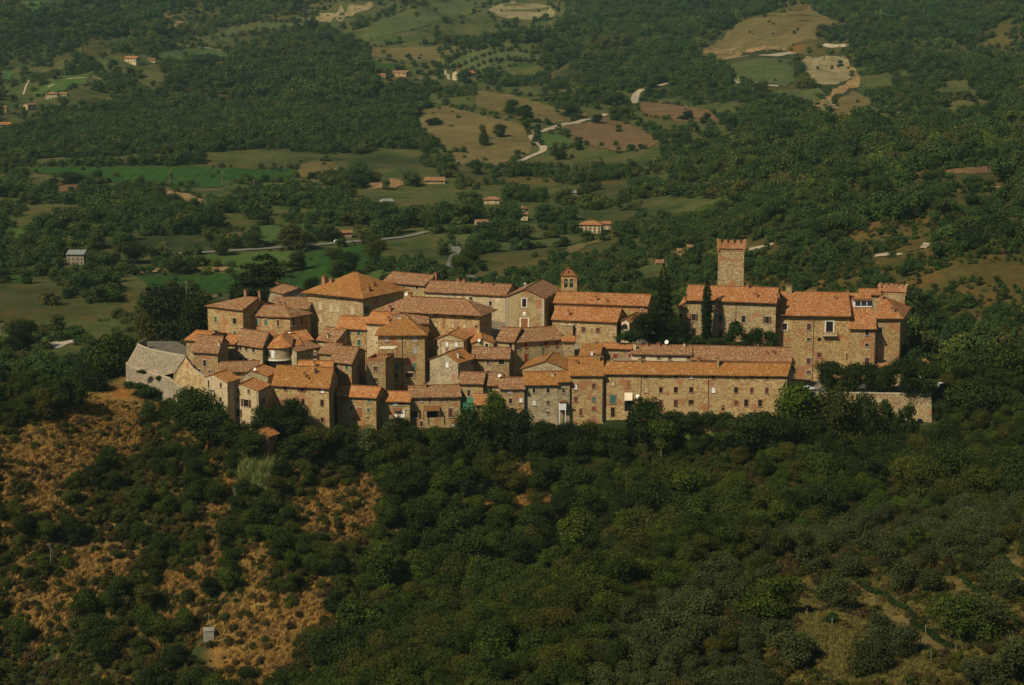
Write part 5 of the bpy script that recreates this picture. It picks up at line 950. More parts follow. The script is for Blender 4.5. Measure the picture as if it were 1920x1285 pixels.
def lobeset(seed, W, Ht, z0, n, s=.36):
    r = random.Random(seed); out = []
    for i in range(n):
        th = r.uniform(0, 6.283); q = math.sqrt(r.random()); z = r.random()
        wz = math.sin(math.pi * (.18 + .72 * z)) ** .8; rr = W * s * r.uniform(.45, 1.35)
        out.append((math.cos(th) * q * wz * W * .46, math.sin(th) * q * wz * W * .46, z0 + (Ht - z0) * (.12 + .76 * z), rr, rr, rr * r.uniform(.65, .9)))
    return out
def trunkmesh(name, seed, Ht, r0, mat='bark', limbs=4, top=.6):
    r = random.Random(seed); bm = bmesh.new(); p = Vector((0, 0, -.6)); q = Vector((r.uniform(-.2, .2), r.uniform(-.2, .2), Ht * .35)); e = Vector((r.uniform(-.4, .4), r.uniform(-.4, .4), Ht * top))
    tube(bm, p, q, r0, r0 * .75, 7); tube(bm, q, e, r0 * .75, r0 * .35, 7)
    for i in range(limbs):
        a = r.uniform(0, 6.28); s = q.lerp(e, r.uniform(0, .8)); tube(bm, s, s + Vector((math.cos(a) * Ht * .25, math.sin(a) * Ht * .25, Ht * r.uniform(.12, .28))), r0 * .4, r0 * .12, 5)
    me = bpy.data.meshes.new(name); bm.to_mesh(me); bm.free(); me.materials.append(M[mat]); return me
KIND = {}       # kind -> list of (trunk mesh, crown mesh, natural height, natural width)
def addkind(k, tr, cr, h, w): KIND.setdefault(k, []).append((tr, cr, h, w))
for s in range(6):
    W, Ht = 7 + s % 3, 7.5 + (s * 7) % 3
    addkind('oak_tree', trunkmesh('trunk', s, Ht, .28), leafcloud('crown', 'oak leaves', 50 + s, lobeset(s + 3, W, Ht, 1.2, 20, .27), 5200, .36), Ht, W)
    if s < 4: addkind('dark_tree', trunkmesh('trunk', s, Ht, .3), leafcloud('crown', 'dark leaves', 70 + s, lobeset(s + 33, W, Ht, .8, 21, .27), 5200, .36), Ht, W)
    if s < 4: addkind('olive_tree', trunkmesh('trunk', s + 9, 4.6, .26), leafcloud('crown', 'olive leaves', 90 + s, lobeset(s + 60, 5.2, 4.8, .7, 16, .26), 4200, .24, core=.45), 4.8, 5.2)
    if s < 3: addkind('bright_tree', trunkmesh('trunk', s + 5, 8, .26), leafcloud('crown', 'bright leaves', 30 + s, lobeset(s + 80, 6.5, 8, .9, 20, .27), 5000, .36), 8, 6.5)
    addkind('shrub', None, leafcloud('shrub', 'shrub leaves', 110 + s, lobeset(s + 100, 3.6, 2.6, .1, 11, .29), 2000, .26), 2.7, 3.8)
    if s < 3: addkind('brown_shrub', None, leafcloud('shrub', 'brown scrub', 130 + s, lobeset(s + 140, 3.6, 2.4, .1, 11, .29), 1900, .25), 2.5, 3.8)
    if s < 2: addkind('autumn_tree', trunkmesh('trunk', s, 6, .2), leafcloud('crown', 'autumn leaves', 150 + s, lobeset(s + 150, 3.6, 6, .6, 9), 1400, .42), 6, 3.6)
def conifer(seed, Ht, W, tiers, mat, leaf, n, prof, flat=.5):
    r = random.Random(seed); lb = []
    for i in range(tiers):
        z = .06 + .92 * i / (tiers - 1); wr = prof(z) * W / 2; m = max(1, int(7 * prof(z)))
        for j in range(m):
            a = 6.283 * j / m + r.uniform(-.4, .4); q = wr * r.uniform(.45, .75) if m > 1 else 0; sz = max(.35, wr * r.uniform(.4, .6)); lb.append((math.cos(a) * q, math.sin(a) * q, z * Ht, sz, sz, max(.3, Ht / tiers * flat)))
    return leafcloud('crown', mat, seed, lb, n, leaf, up=.1, core=.6, flat=1.2)
addkind('cedar_tree', trunkmesh('trunk', 1, 19, .5, limbs=0, top=.9), conifer(1, 20, 12, 12, 'needles', .55, 6000, lambda z: (1 - z) ** .55 * .95 + .05), 20.5, 12)
addkind('spreading_cedar', trunkmesh('trunk', 2, 11, .45, limbs=5, top=.8), conifer(2, 12, 13, 6, 'needles', .5, 5000, lambda z: .25 + .75 * math.sin(math.pi * min(1, .25 + z * .72)), .32), 12.4, 13)
addkind('cypress_tree', trunkmesh('trunk', 3, 15, .2, limbs=0, top=.8), conifer(3, 19, 3.0, 20, 'needles', .32, 3600, lambda z: math.sin(math.pi * min(1, .22 + .78 * z)) ** .8 + .06, .75), 19.3, 3)
addkind('fir_tree', trunkmesh('trunk', 4, 13, .3, limbs=0, top=.9), conifer(4, 15, 6, 12, 'needles', .45, 3200, lambda z: (1 - z) * .95 + .06), 15.4, 6)
addkind('blue_fir', trunkmesh('trunk', 5, 9, .3, limbs=0, top=.9), conifer(5, 11, 6.5, 9, 'blue needles', .45, 2600, lambda z: (1 - z) ** .8 * .95 + .06), 11.3, 6.5)
addkind('bush', None, leafcloud('bush', 'hedge leaves', 160, lobeset(160, 3.4, 3.2, .1, 8, .36), 1500, .3), 3.3, 3.4); addkind('bush', None, leafcloud('bush', 'hedge leaves', 161, lobeset(161, 3.4, 3.2, .1, 8, .36), 1500, .3), 3.3, 3.4)
def caneclump(seed, mat, n, Ht, W):
    r = np.random.default_rng(seed); a = r.uniform(0, 6.283, n); q = np.sqrt(r.random(n)) * W / 2; b = np.stack([np.cos(a) * q, np.sin(a) * q, np.full(n, -.1)], 1); ln = r.normal(size=(n, 3)) * .28; ln[:, 2] = 1; h = Ht * r.uniform(.55, 1.1, n)[:, None]
    t = b + ln * h; w = np.stack([np.cos(a + 1.5), np.sin(a + 1.5), 0 * a], 1) * (W * .03 + .02); bend = np.stack([r.normal(size=n), r.normal(size=n), -.1 + 0 * a], 1) * h * .22
    m = (b + t) / 2; V = np.stack([b - w, b + w, m + w * .8, m - w * .8, t + bend], 1).reshape(-1, 3); i = np.arange(n) * 5
    faces = [(x, x + 1, x + 2, x + 3) for x in i] + [(x + 3, x + 2, x + 4) for x in i]; me = bpy.data.meshes.new('tuft'); me.from_pydata(V.tolist(), [], faces); me.materials.append(M[mat])
    at_ = me.attributes.new('tint', 'FLOAT', 'FACE'); tt = r.random(n); at_.data.foreach_set('value', np.concatenate([tt, tt]).astype(np.float32)); return me
addkind('cane', None, caneclump(5, 'cane', 160, 3.4, 2.6), 3.6, 3); addkind('cane', None, caneclump(6, 'cane', 160, 3.4, 2.6), 3.6, 3)
PROTO = {}
NAMES = {'dark_tree': 'oak_tree', 'bright_tree': 'oak_tree', 'autumn_tree': 'oak_tree', 'brown_shrub': 'shrub', 'blue_fir': 'fir_tree', 'spreading_cedar': 'cedar_tree', 'cane': 'cane_clump'}
CATS = {'shrub': 'shrub', 'bush': 'bush', 'cane': 'canes', 'brown_shrub': 'shrub'}
def plant(kind, p, sc, label, group=None, var=None, wsc=1., rz=None):
    """a thing of its own: an Empty with its trunk and crown, copied from the first of its model"""
    i = random.randrange(len(KIND[kind])) if var is None else var; key = (kind, i); rz = random.uniform(0, 6.283) if rz is None else rz
    nm = NAMES.get(kind, kind); tr, cr, h, w = KIND[kind][i]
    if key not in PROTO:
        if tr is None: root = bpy.data.objects.new(nm, cr); COL.objects.link(root); ch = []
        else:
            root = empty(nm, p); ch = []
            for n2, me in (('trunk', tr), ('crown', cr)): c = bpy.data.objects.new(n2, me); COL.objects.link(c); c.parent = root; ch.append(c)
        PROTO[key] = (root, ch)
    else:
        r0, c0 = PROTO[key]; root = r0.copy(); COL.objects.link(root)
        for c in c0: d = c.copy(); COL.objects.link(d); d.parent = root
    root.location = p; an = random.uniform(.86, 1.16) if kind not in ('cypress_tree', 'cedar_tree') else 1; root.scale = (sc * wsc * an, sc * wsc / an, sc * random.uniform(.94, 1.06)); root.rotation_euler = (0, 0, rz)
    for k in ('group',):
        if k in root: del root[k]
    tag(root, label, CATS.get(kind, 'tree'), group); return root
def plantpx(kind, u, v, hpx, wpx, label, group=None, var=None, Y=None):
    p = hit(u, v) if Y is None else at(u, v, Y)
    if Y is not None: p.z = min(p.z, max(float(H(p.x, p.y)), p.z))
    k = mpp(p.y); i = random.randrange(len(KIND[kind])) if var is None else var; h, w = KIND[kind][i][2:]; sc = hpx * k / h
    TR.append((p.x, p.y, .4 * wpx * k)); return plant(kind, p - UPV * .15, sc, label, group, i, wpx * k / w / sc)
TR = []     # (x, y, radius) of trees already standing
# ------------------------------------------------------------------ trees placed one by one in and round the village
for a in [
    ('cedar_tree', 1243, 640, 152, 54, 'tall dark cedar towering over the roofs between the parish building and the castle', None, 0, 556), ('dark_tree', 1215, 645, 55, 60, 'dark round tree at the left foot of the tall cedar', None, 1, 553), ('dark_tree', 1262, 645, 62, 44, 'dark tree filling the gap between the tall cedar and the castle wall', None, 2, 555),
    ('cypress_tree', 1324.5, 640, 127, 21, 'slim dark cypress standing against the castle front', None, 0, 556), ('spreading_cedar', 490, 580, 102, 112, 'flat topped spreading cedar behind the upper left houses', None, 0, 600),
    ('fir_tree', 1724, 700, 125, 46, 'tall dark fir right of the castle corner', None, 0, 575), ('blue_fir', 1772, 690, 82, 56, 'pale bluish fir right of the tall dark fir', None, 0, 590), ('fir_tree', 436, 575, 40, 22, 'thin dark fir left of the spreading cedar', None, 0, 605),
    ('cypress_tree', 1184, 830, 72, 26, 'dark pointed cypress right of the ochre house corner, at the foot of the long terrace', None, 0, 519)]: plantpx(*a)
VT = [('dark_tree', 318, 655, 112, 108), ('dark_tree', 365, 645, 96, 66), ('oak_tree', 280, 650, 70, 60), ('dark_tree', 405, 620, 50, 60), ('dark_tree', 205, 735, 105, 84, 558), ('dark_tree', 165, 765, 88, 60, 535), ('dark_tree', 232, 700, 78, 56, 570), ('dark_tree', 130, 770, 66, 52), ('oak_tree', 90, 775, 50, 50), ('oak_tree', 45, 785, 50, 60), ('fir_tree', 22, 745, 30, 12), ('fir_tree', 40, 748, 26, 10)]
VL = ['broad dark tree behind the bastion terrace', 'dark tree between the bastion trees and the tall corner house', 'olive toned tree left of the bastion trees', 'low dark tree against the tall corner house', 'tall dark oak on the left ridge beside the rampart', 'dark oak second from the rampart on the left ridge', 'dark oak behind the rampart corner', 'dark oak third from the rampart on the left ridge', 'mid green oak further down the left ridge', 'outermost green oak on the left ridge', 'tiny pointed conifer at the far left', 'second tiny pointed conifer at the far left']
for (k, u, v, hh, ww, *yy), l in zip(VT, VL): plantpx(k, u, v, hh, ww, l, None, None, *yy)
VT = [('dark_tree', 362, 806, 72, 78, 505), ('dark_tree', 398, 830, 66, 70, 500), ('dark_tree', 548, 818, 76, 62, 503), ('dark_tree', 500, 815, 56, 60, 503), ('oak_tree', 440, 838, 50, 60, 498), ('dark_tree', 470, 852, 42, 60, 494), ('oak_tree', 590, 842, 40, 56, 500), ('dark_tree', 560, 860, 45, 60, 496), ('oak_tree', 640, 852, 60, 44, 504), ('olive_tree', 690, 850, 52, 58, 508), ('olive_tree', 733, 832, 40, 40, 511), ('dark_tree', 660, 870, 40, 50, 500), ('dark_tree', 772, 850, 56, 46, 510), ('bright_tree', 820, 842, 48, 30, 512), ('oak_tree', 745, 872, 40, 56, 503), ('dark_tree', 882, 850, 90, 62, 511), ('bright_tree', 927, 825, 95, 38, 516), ('dark_tree', 962, 852, 78, 76, 512), ('dark_tree', 1010, 862, 75, 70, 510), ('dark_tree', 1062, 852, 62, 62, 513), ('oak_tree', 1102, 850, 60, 44, 514), ('dark_tree', 1143, 850, 50, 56, 514), ('dark_tree', 1212, 845, 92, 62, 515), ('oak_tree', 1240, 850, 60, 60, 512), ('dark_tree', 1410, 840, 62, 96, 514), ('bright_tree', 1489, 828, 112, 84, 518), ('dark_tree', 1450, 850, 75, 80, 512), ('oak_tree', 1568, 858, 128, 100, 519), ('dark_tree', 1618, 852, 112, 74, 520), ('dark_tree', 1655, 846, 96, 40, 524), ('dark_tree', 1697, 852, 98, 42, 523), ('oak_tree', 1535, 862, 96, 76, 514), ('oak_tree', 1730, 858, 60, 60, 520),
      ('bright_tree', 1788, 748, 84, 76, 558), ('dark_tree', 1850, 745, 100, 100, 560), ('oak_tree', 1900, 750, 90, 90, 555), ('dark_tree', 1800, 800, 80, 80, 540), ('dark_tree', 1860, 810, 80, 90, 535), ('autumn_tree', 1728, 905, 70, 26, 497)]
SUR = ['under the pale houses', 'at the foot of the town wall', 'below the lowest row houses', 'in front of the long terrace', 'below the castle forecourt wall', 'right of the forecourt wall']
ADJ = {'dark_tree': 'dark green oak', 'oak_tree': 'olive green oak', 'bright_tree': 'bright green tree', 'olive_tree': 'grey green olive tree', 'autumn_tree': 'red brown dead leaved tree'}
cnt = {}
SPOT = {548: 'round dark oak before the large ochre house', 362: 'tall dark oak hiding the corner of the slender windowed house', 927: 'narrow bright green climber covered tree between two row houses', 1489: 'big bright green tree at the right end of the long terrace', 1568: 'broad olive green oak under the parked white hatchback', 1212: 'dark broad tree hiding the foot of the long terrace', 882: 'tall dark oak beneath the green awning', 733: 'round grey olive against the balcony house', 820: 'small bright green tree beside the porch house', 1728: 'slim red brown dead leaved tree below the forecourt wall corner', 1788: 'bright green umbrella shaped tree right of the castle', 1697: 'dark pointed oak against the right arch of the forecourt wall', 1655: 'narrow dark oak before the middle of the forecourt wall'}
for k, u, v, hh, ww, Y in VT:
    s = SUR[0] if u < 600 else SUR[1] if u < 860 else SUR[2] if u < 1130 else SUR[3] if u < 1460 else SUR[4] if u < 1750 else SUR[5]
    l = SPOT.get(u) or '%s %s' % (ADJ[k], s); plantpx(k, u, v, hh, ww, l, None if u in SPOT else 'trees ' + s, None, Y)
for u, v, hh, ww, l in [(1558, 745, 62, 56, 'leftmost'), (1598, 745, 56, 52, 'second from left'), (1632, 745, 56, 42, 'third from left'), (1664, 746, 56, 44, 'third from right'), (1694, 747, 62, 56, 'second from right'), (1728, 747, 62, 54, 'rightmost')]:
    p = atz(u, v - 6, zr); h, w = KIND['dark_tree'][1][2:]; k = mpp(p.y); plant('dark_tree', p, hh * k / h, 'clipped dark round tree on the castle forecourt, %s of its row' % l, 'forecourt trees', 1, ww * k / w / (hh * k / h))
for i, (u, v, hh, ww, l) in enumerate([(1372, 640, 38, 30, 'tall ivy bush climbing the castle front between two doors'), (1412, 645, 30, 32, 'round flowering bush before the third castle door'), (1445, 648, 26, 22, 'bush at the right end of the castle garden'), (1276, 645, 16, 18, 'small bush at the left castle door'), (1300, 645, 12, 30, 'low bush left of the slim cypress'), (1345, 646, 12, 30, 'low bush right of the slim cypress'), (1392, 649, 10, 26, 'low bush under the third castle door'), (1170, 640, 18, 30, 'bush below the loggia wing'), (1190, 640, 22, 26, 'bush right of the loggia wing'), (1008, 0, 0, 0, '')][:9]): plantpx('bush', u, v, hh, ww, l, None, i % 2, 553 if u > 1260 else 551)
for i in range(9): plantpx('bush', 1246 + i * 15 + random.uniform(-4, 4), 796 + random.uniform(-3, 5), random.uniform(16, 30), random.uniform(26, 40), 'bright ivy mound along the foot of the long terrace', 'ivy mounds under the long terrace', None, 524)
for u, v, hh, ww in ((246, 730, 14, 24), (262, 738, 18, 26), (281, 745, 22, 30), (300, 758, 26, 34), (312, 775, 30, 36), (268, 700, 8, 16), (300, 712, 9, 14)): plantpx('bush', u, v, hh, ww, 'green bush growing at the foot of the grey rampart', 'bushes at the foot of the rampart', None, 529 if v > 720 else 533)
for i in range(26):
    u = 455 + (i % 9) * 6.5 + random.uniform(-4, 4); plantpx('cane', u, 868 + (i // 9) * 18 + random.uniform(-5, 5) + (u - 455) * .25, random.uniform(26, 42), 24, 'yellow green cane clump on the slope below the brick hut', 'cane clumps below the brick hut')
# ------------------------------------------------------------------ the slopes in front: every tree and shrub is its own object until 300 of a kind
OLIVE = [(1100, 1290), (1140, 1190), (1330, 1075), (1430, 1010), (1580, 965), (2200, 880), (2200, 1600), (1060, 1600)]
SPUR = [(1060, 1600), (560, 1600), (650, 1290), (790, 1195), (960, 1120), (1150, 1050), (1330, 1000), (1430, 1010), (1330, 1075), (1140, 1190), (1100, 1290)]
LEFT = [(-200, 700), (420, 820), (640, 880), (760, 900), (760, 1050), (660, 1130), (620, 1290), (560, 1600), (-200, 1600)]
FTA = [np.array(f) for f in FOOT]
def infoot(x, y, m=2.0):
    for f in FTA:
        c = f.mean(0)
        if abs(x - c[0]) > 30 or abs(y - c[1]) > 30: continue
        g = c + (f - c) * (1 + m / max(4., np.abs(f - c).max()))
        if inpoly(np.array([x]), np.array([y]), [tuple(q) for q in g])[0]: return True
    return False
OL = [(1562, 1145, 70, 55), (1648, 1205, 56, 60), (1690, 1232, 62, 56), (1745, 1112, 56, 50), (1700, 1105, 60, 60), (1834, 1077, 60, 56), (1865, 1108, 60, 60), (1894, 1130, 62, 60), (1850, 1195, 90, 75), (1410, 1200, 52, 50), (1455, 1215, 62, 60), (1500, 1247, 80, 60), (1627, 1262, 72, 70), (1597, 1085, 62, 50), (1670, 1068, 60, 50), (1740, 1065, 46, 50), (1785, 1050, 60, 50), (1735, 1018, 70, 46), (1852, 1035, 72, 50), (1822, 1000, 62, 46), (1893, 992, 62, 50), (1518, 1070, 62, 50), (1312, 1170, 80, 60), (1256, 1205, 82, 62), (1218, 1245, 82, 70), (1312, 1228, 80, 70), (1357, 1150, 70, 54), (1905, 1275, 92, 80), (1837, 1292, 84, 62), (1640, 1040, 60, 46), (1580, 1035, 60, 44), (1690, 1035, 56, 44)]
for i, (u, v, ww, hh) in enumerate(sorted(OL, key=lambda q: q[1])):
    rw = 'topmost' if v < 1045 else 'upper' if v < 1100 else 'middle' if v < 1160 else 'lower' if v < 1230 else 'lowest'
    plantpx('olive_tree', u, v, hh, ww, 'grey green olive standing free on the %s terrace of the grove at lower right' % rw if u > 1470 else 'grey green olive in the %s part of the grove at bottom centre' % rw, 'olives of the lower right grove')
plantpx('oak_tree', 1443, 1165, 92, 105, 'broad yellowish green oak left of the olive terraces'); plantpx('oak_tree', 1804, 1208, 100, 100, 'big fresh green tree between the two terrace paths'); plantpx('bush', 1556, 1168, 20, 24, 'small round bush under the free standing olive', None, 0)
cand = []; N = 84000
ys = np.sqrt(rng.uniform(225 ** 2, 600 ** 2, N)); ss = rng.uniform(-.37, .37, N); xs = ss * ys; zs = H(xs, ys); us, vs = proj(xs, ys, zs)
bj = fbm(xs / 7, ys / 7, 2) * 26
bare = np.zeros(N, bool); bare2 = np.zeros(N, bool); vt = vs - 3. * 3740 / ys
for p in BARE: bare |= inpoly(us + bj, vs + bj * .5, p); bare2 |= inpoly(us + bj, vt + bj * .5, p)
inO, inS, inL = inpoly(us, vs, OLIVE) & (ys < 440), inpoly(us, vs, SPUR) & (ys < 420), inpoly(us, vs, LEFT)
cell = {}; pth = np.zeros(N, bool)
for p in PATHS: pth |= inpoly(us, vs, p)
def free(x, y, r):
    i, j = int(x // 8), int(y // 8)
    for a in (-1, 0, 1):
        for b in (-1, 0, 1):
            for X_, Y_, R_ in cell.get((i + a, j + b), ()):
                if (X_ - x) ** 2 + (Y_ - y) ** 2 < (.72 * (r + R_)) ** 2: return False
    return True
def put(x, y, r): cell.setdefault((int(x // 8), int(y // 8)), []).append((x, y, r))
for q in TR: put(*q)
PL = []; TUFT = []
zone_noise = fbm(xs / 22 + 40, ys / 22, 3)
for i in range(N):
    u, v, x, y = us[i], vs[i], xs[i], ys[i]
    if v > 1400 or u < -420 or u > 2340 or v < (690 if u > 1762 else 700): continue
    if y > 440 and v < 812 + (6 if u > 600 else -60) and 250 < u < 1762: continue
    if y > 526 and u < 1762: continue
    if 1235 < u < 1372 and v < 842 and y > 480: continue
    if abs(u - 392) < 34 and 1196 < v < 1262: continue
    if pth[i]: continue
    e = random.random(); zn = zone_noise[i]
    if bare2[i] and not bare[i] and random.random() < .8: TUFT.append(i); continue
    if inO[i]:
        if u > 1440 and v > 1045 and e > .07: TUFT.append(i); continue
        if u > 1440 and v > 1045: e = .7 if e < .05 else .97
        if bare[i] and e > .05: TUFT.append(i); continue
        k, h = ('olive_tree', random.uniform(3.0, 5.2)) if e < .62 else ('shrub', random.uniform(1.0, 2.2)) if e < .85 else ('oak_tree', random.uniform(3.5, 6)) if e < .94 else ('brown_shrub', random.uniform(1, 1.8))
    elif inS[i]: k, h = ('oak_tree', random.uniform(4, 7)) if e < .7 else ('dark_tree', random.uniform(4, 6.5)) if e < .8 else ('shrub', random.uniform(1.2, 2.5))
    elif inL[i]:
        if bare[i]:
            if e > .16 + max(0, zn) * .5: TUFT.append(i); continue
            k, h = ('brown_shrub' if e < .10 else 'shrub'), random.uniform(.6, 1.9)
        elif e < .16 + zn * .3: k, h = 'oak_tree', random.uniform(3.4, 6.5)
        elif e < .30 + zn * .3: k, h = 'dark_tree', random.uniform(3.6, 7.6)
        elif e < .84: k, h = 'shrub', random.uniform(1.2, 3.2)
        elif e < .93: k, h = 'brown_shrub', random.uniform(1, 2.6)
        else: TUFT.append(i); continue
    else:
        if bare[i]:
            if e > .06: TUFT.append(i); continue
            k, h = 'shrub', 1.4
        elif zn < -.25 and e < .75: k, h = ('shrub', random.uniform(.9, 2.2)) if e < .5 else ('brown_shrub', random.uniform(.8, 1.8))
        elif e < .36 + zn * .5: k, h = 'dark_tree', random.uniform(5.5, 11)
        elif e < .80: k, h = 'oak_tree', random.uniform(4.6, 10)
        elif e < .89: k, h = 'bright_tree', random.uniform(4, 6.5)
        else: k, h = 'shrub', random.uniform(1.5, 3)
        if v < 850 and y > 440: h *= .55
        elif v < 905 and y > 440: h *= .45 if 1225 < u < 1390 else .75
    var = random.randrange(len(KIND[k])); hn, wn = KIND[k][var][2:]; r = wn * h / hn * .5
    if not free(x, y, r) or infoot(x, y): continue
    put(x, y, r); PL.append((h * 3740 / y, k, var, x, y, float(zs[i]), h / hn, u, v))
print('slope plants', len(PL), 'tuft spots', len(TUFT))
def zone(u, v):
    if v > 1130 and 1480 < u: return 'on the lowest terraces'
    if u > 1430 and v > 985: return 'on the terraced slope at lower right'
    if v > 1120 and u > 900: return 'on the near spur at bottom centre'
    if v > 1120: return 'on the dry lower left slope' if u < 420 else 'on the lower slope right of the cistern'
    col_ = 'under the bastion' if u < 340 else 'under the pale houses' if u < 620 else 'under the row houses' if u < 900 else 'under the grey row house' if u < 1130 else 'under the long terrace' if u < 1490 else 'under the castle forecourt' if u < 1760 else 'at the right edge'
    return ('high on the slope ' if v < 900 else 'midway down the slope ' if v < 1010 else 'low on the slope ') + col_
PL.sort(key=lambda t: -t[0]); used = {}; REST = []
for px, k, var, x, y, z, sc, u, v in PL:
    nm = NAMES.get(k, k); inside = -25 < u < 1945 and v < 1310
    if not inside or used.get(nm, 0) >= {'oak_tree': 240, 'shrub': 290, 'olive_tree': 280}.get(nm, 280): REST.append((k, var, x, y, z, sc)); continue
    used[nm] = used.get(nm, 0) + 1
    szw = 'large' if px > 75 else 'medium sized' if px > 50 else 'small' if px > 28 else 'very small'
    tw = {'dark_tree': 'dark green oak', 'oak_tree': 'olive green oak', 'bright_tree': 'bright green oak', 'olive_tree': 'grey green olive tree', 'shrub': 'rounded green shrub', 'brown_shrub': 'brownish dry shrub', 'autumn_tree': 'red brown oak'}[k]
    z_ = zone(u, v); plant(k, Vector((x, y, z - .1)), sc, '%s %s %s' % (szw, tw, z_), '%s %s' % ({'shrub': 'shrubs', 'olive_tree': 'olives'}.get(nm, 'oaks'), z_), var, random.uniform(.92, 1.1))
print('individual', used, 'rest', len(REST))
# ------------------------------------------------------------------ scattered masses (geometry-node instances, kind stuff)
def scatter(name, pts, sc, rz, pick, meshes, label, cat):
    col = bpy.data.collections.new(name + '_models')
    for i, me in enumerate(meshes): col.objects.link(bpy.data.objects.new('%s_model_%02d' % (name, i), me))
    me = bpy.data.meshes.new(name); n = len(pts); me.vertices.add(n); me.vertices.foreach_set('co', np.asarray(pts, np.float32).ravel())
    for nm, ty, d in (('sc', 'FLOAT', sc), ('rz', 'FLOAT', rz), ('pick', 'INT', pick)):
        a = me.attributes.new(nm, ty, 'POINT'); a.data.foreach_set('value', np.asarray(d, np.float32 if ty == 'FLOAT' else np.int32))
    o = bpy.data.objects.new(name, me); COL.objects.link(o); tag(o, label, cat, None, 'stuff')
    g = bpy.data.node_groups.new(name, 'GeometryNodeTree'); g.interface.new_socket('Geometry', in_out='INPUT', socket_type='NodeSocketGeometry'); g.interface.new_socket('Geometry', in_out='OUTPUT', socket_type='NodeSocketGeometry')
    nd = g.nodes.new; gi, go_ = nd('NodeGroupInput'), nd('NodeGroupOutput'); ip = nd('GeometryNodeInstanceOnPoints'); ci = nd('GeometryNodeCollectionInfo'); ci.inputs['Collection'].default_value = col; ci.inputs['Separate Children'].default_value = True; ci.inputs['Reset Children'].default_value = True
    def attr(nm, ty): a = nd('GeometryNodeInputNamedAttribute'); a.data_type = ty; a.inputs['Name'].default_value = nm; return a.outputs['Attribute']
    cx = nd('ShaderNodeCombineXYZ'); L = g.links.new; L(gi.outputs[0], ip.inputs['Points']); L(ci.outputs[0], ip.inputs['Instance']); ip.inputs['Pick Instance'].default_value = True
    L(attr('pick', 'INT'), ip.inputs['Instance Index']); L(attr('rz', 'FLOAT'), cx.inputs[2]); L(cx.outputs[0], ip.inputs['Rotation']); L(attr('sc', 'FLOAT'), ip.inputs['Scale']); L(ip.outputs[0], go_.inputs[0])
    md = o.modifiers.new('scatter', 'NODES'); md.node_group = g; return o
if REST:
    order = [(k, i) for k in ('oak_tree', 'dark_tree', 'bright_tree', 'olive_tree', 'shrub', 'brown_shrub') for i in range(len(KIND[k]))]
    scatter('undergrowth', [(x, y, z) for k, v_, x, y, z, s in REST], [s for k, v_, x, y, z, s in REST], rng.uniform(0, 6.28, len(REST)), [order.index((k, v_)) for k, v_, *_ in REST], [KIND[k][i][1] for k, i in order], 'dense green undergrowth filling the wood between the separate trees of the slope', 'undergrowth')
# low brush everywhere under the trees, and dry grass on the bare earth
tufts = [caneclump(20 + i, 'straw', 80, .95, 1.7) for i in range(3)] + [caneclump(26 + i, 'olive straw', 60, .6, 1.3) for i in range(3)]
ti = np.array(TUFT); tol = ((us[ti] > 1080) & (ys[ti] < 440)); tx, ty = xs[ti] + rng.normal(size=len(ti)) * .5, ys[ti] + rng.normal(size=len(ti)) * .5
tx = np.concatenate([tx + rng.normal(size=len(tx)) * .8 * k for k in range(3)]); ty = np.concatenate([ty + rng.normal(size=len(ty)) * .8 * k for k in range(3)][:1] * 3) if False else np.concatenate([ty, ty + rng.normal(size=len(ty)) * 1.0, ty + rng.normal(size=len(ty)) * 1.6])
scatter('dry_grass', np.stack([tx, ty, H(tx, ty)], 1), rng.uniform(.5, 1.25, len(tx)), rng.uniform(0, 6.28, len(tx)), rng.integers(0, 3, len(tx)) + 3 * np.concatenate([tol] * 3), tufts, 'tall straw coloured dry grass on the bare patches of the slope', 'dry grass')
brush = [leafcloud('brush', 'shrub leaves', 300 + i, lobeset(300 + i, 1.6, 1.0, .0, 5, .36), 170, .26) for i in range(3)] + [leafcloud('brush', 'brown scrub', 310 + i, lobeset(310 + i, 1.5, .9, 0, 5, .36), 150, .24) for i in range(2)]
n = 34000; by = np.sqrt(rng.uniform(230 ** 2, 520 ** 2, n)); bx = rng.uniform(-.36, .36, n) * by; bz = H(bx, by); bu, bv = proj(bx, by, bz); bb = np.zeros(n, bool); j2 = fbm(bx / 7, by / 7, 2) * 26
for p in BARE: bb |= inpoly(bu + j2, bv + j2 * .5, p)
keep = (bv > 812) & (~bb | (rng.random(n) < .10)) & (bv < 1360) | ((bv > 720) & (bu < 230) & ~bb & (by < 520))
keep &= fbm(bx / 5, by / 5, 2) > -.22
for p in PATHS: keep &= ~inpoly(bu, bv, p)
bx, by, bz = bx[keep], by[keep], bz[keep]; lft = (bx / by < -.06) | (by < 400); bb = bb[keep]; pk = np.where((lft & (rng.random(len(bx)) < .4)) | (bb & (rng.random(len(bx)) < .7)), rng.integers(3, 5, len(bx)), rng.integers(0, 3, len(bx)))
scatter('low_brush', np.stack([bx, by, bz - .1], 1), rng.uniform(.5, 1.5, len(bx)), rng.uniform(0, 6.28, len(bx)), pk, brush, 'low green and brown brush covering the slope under the trees', 'brush')
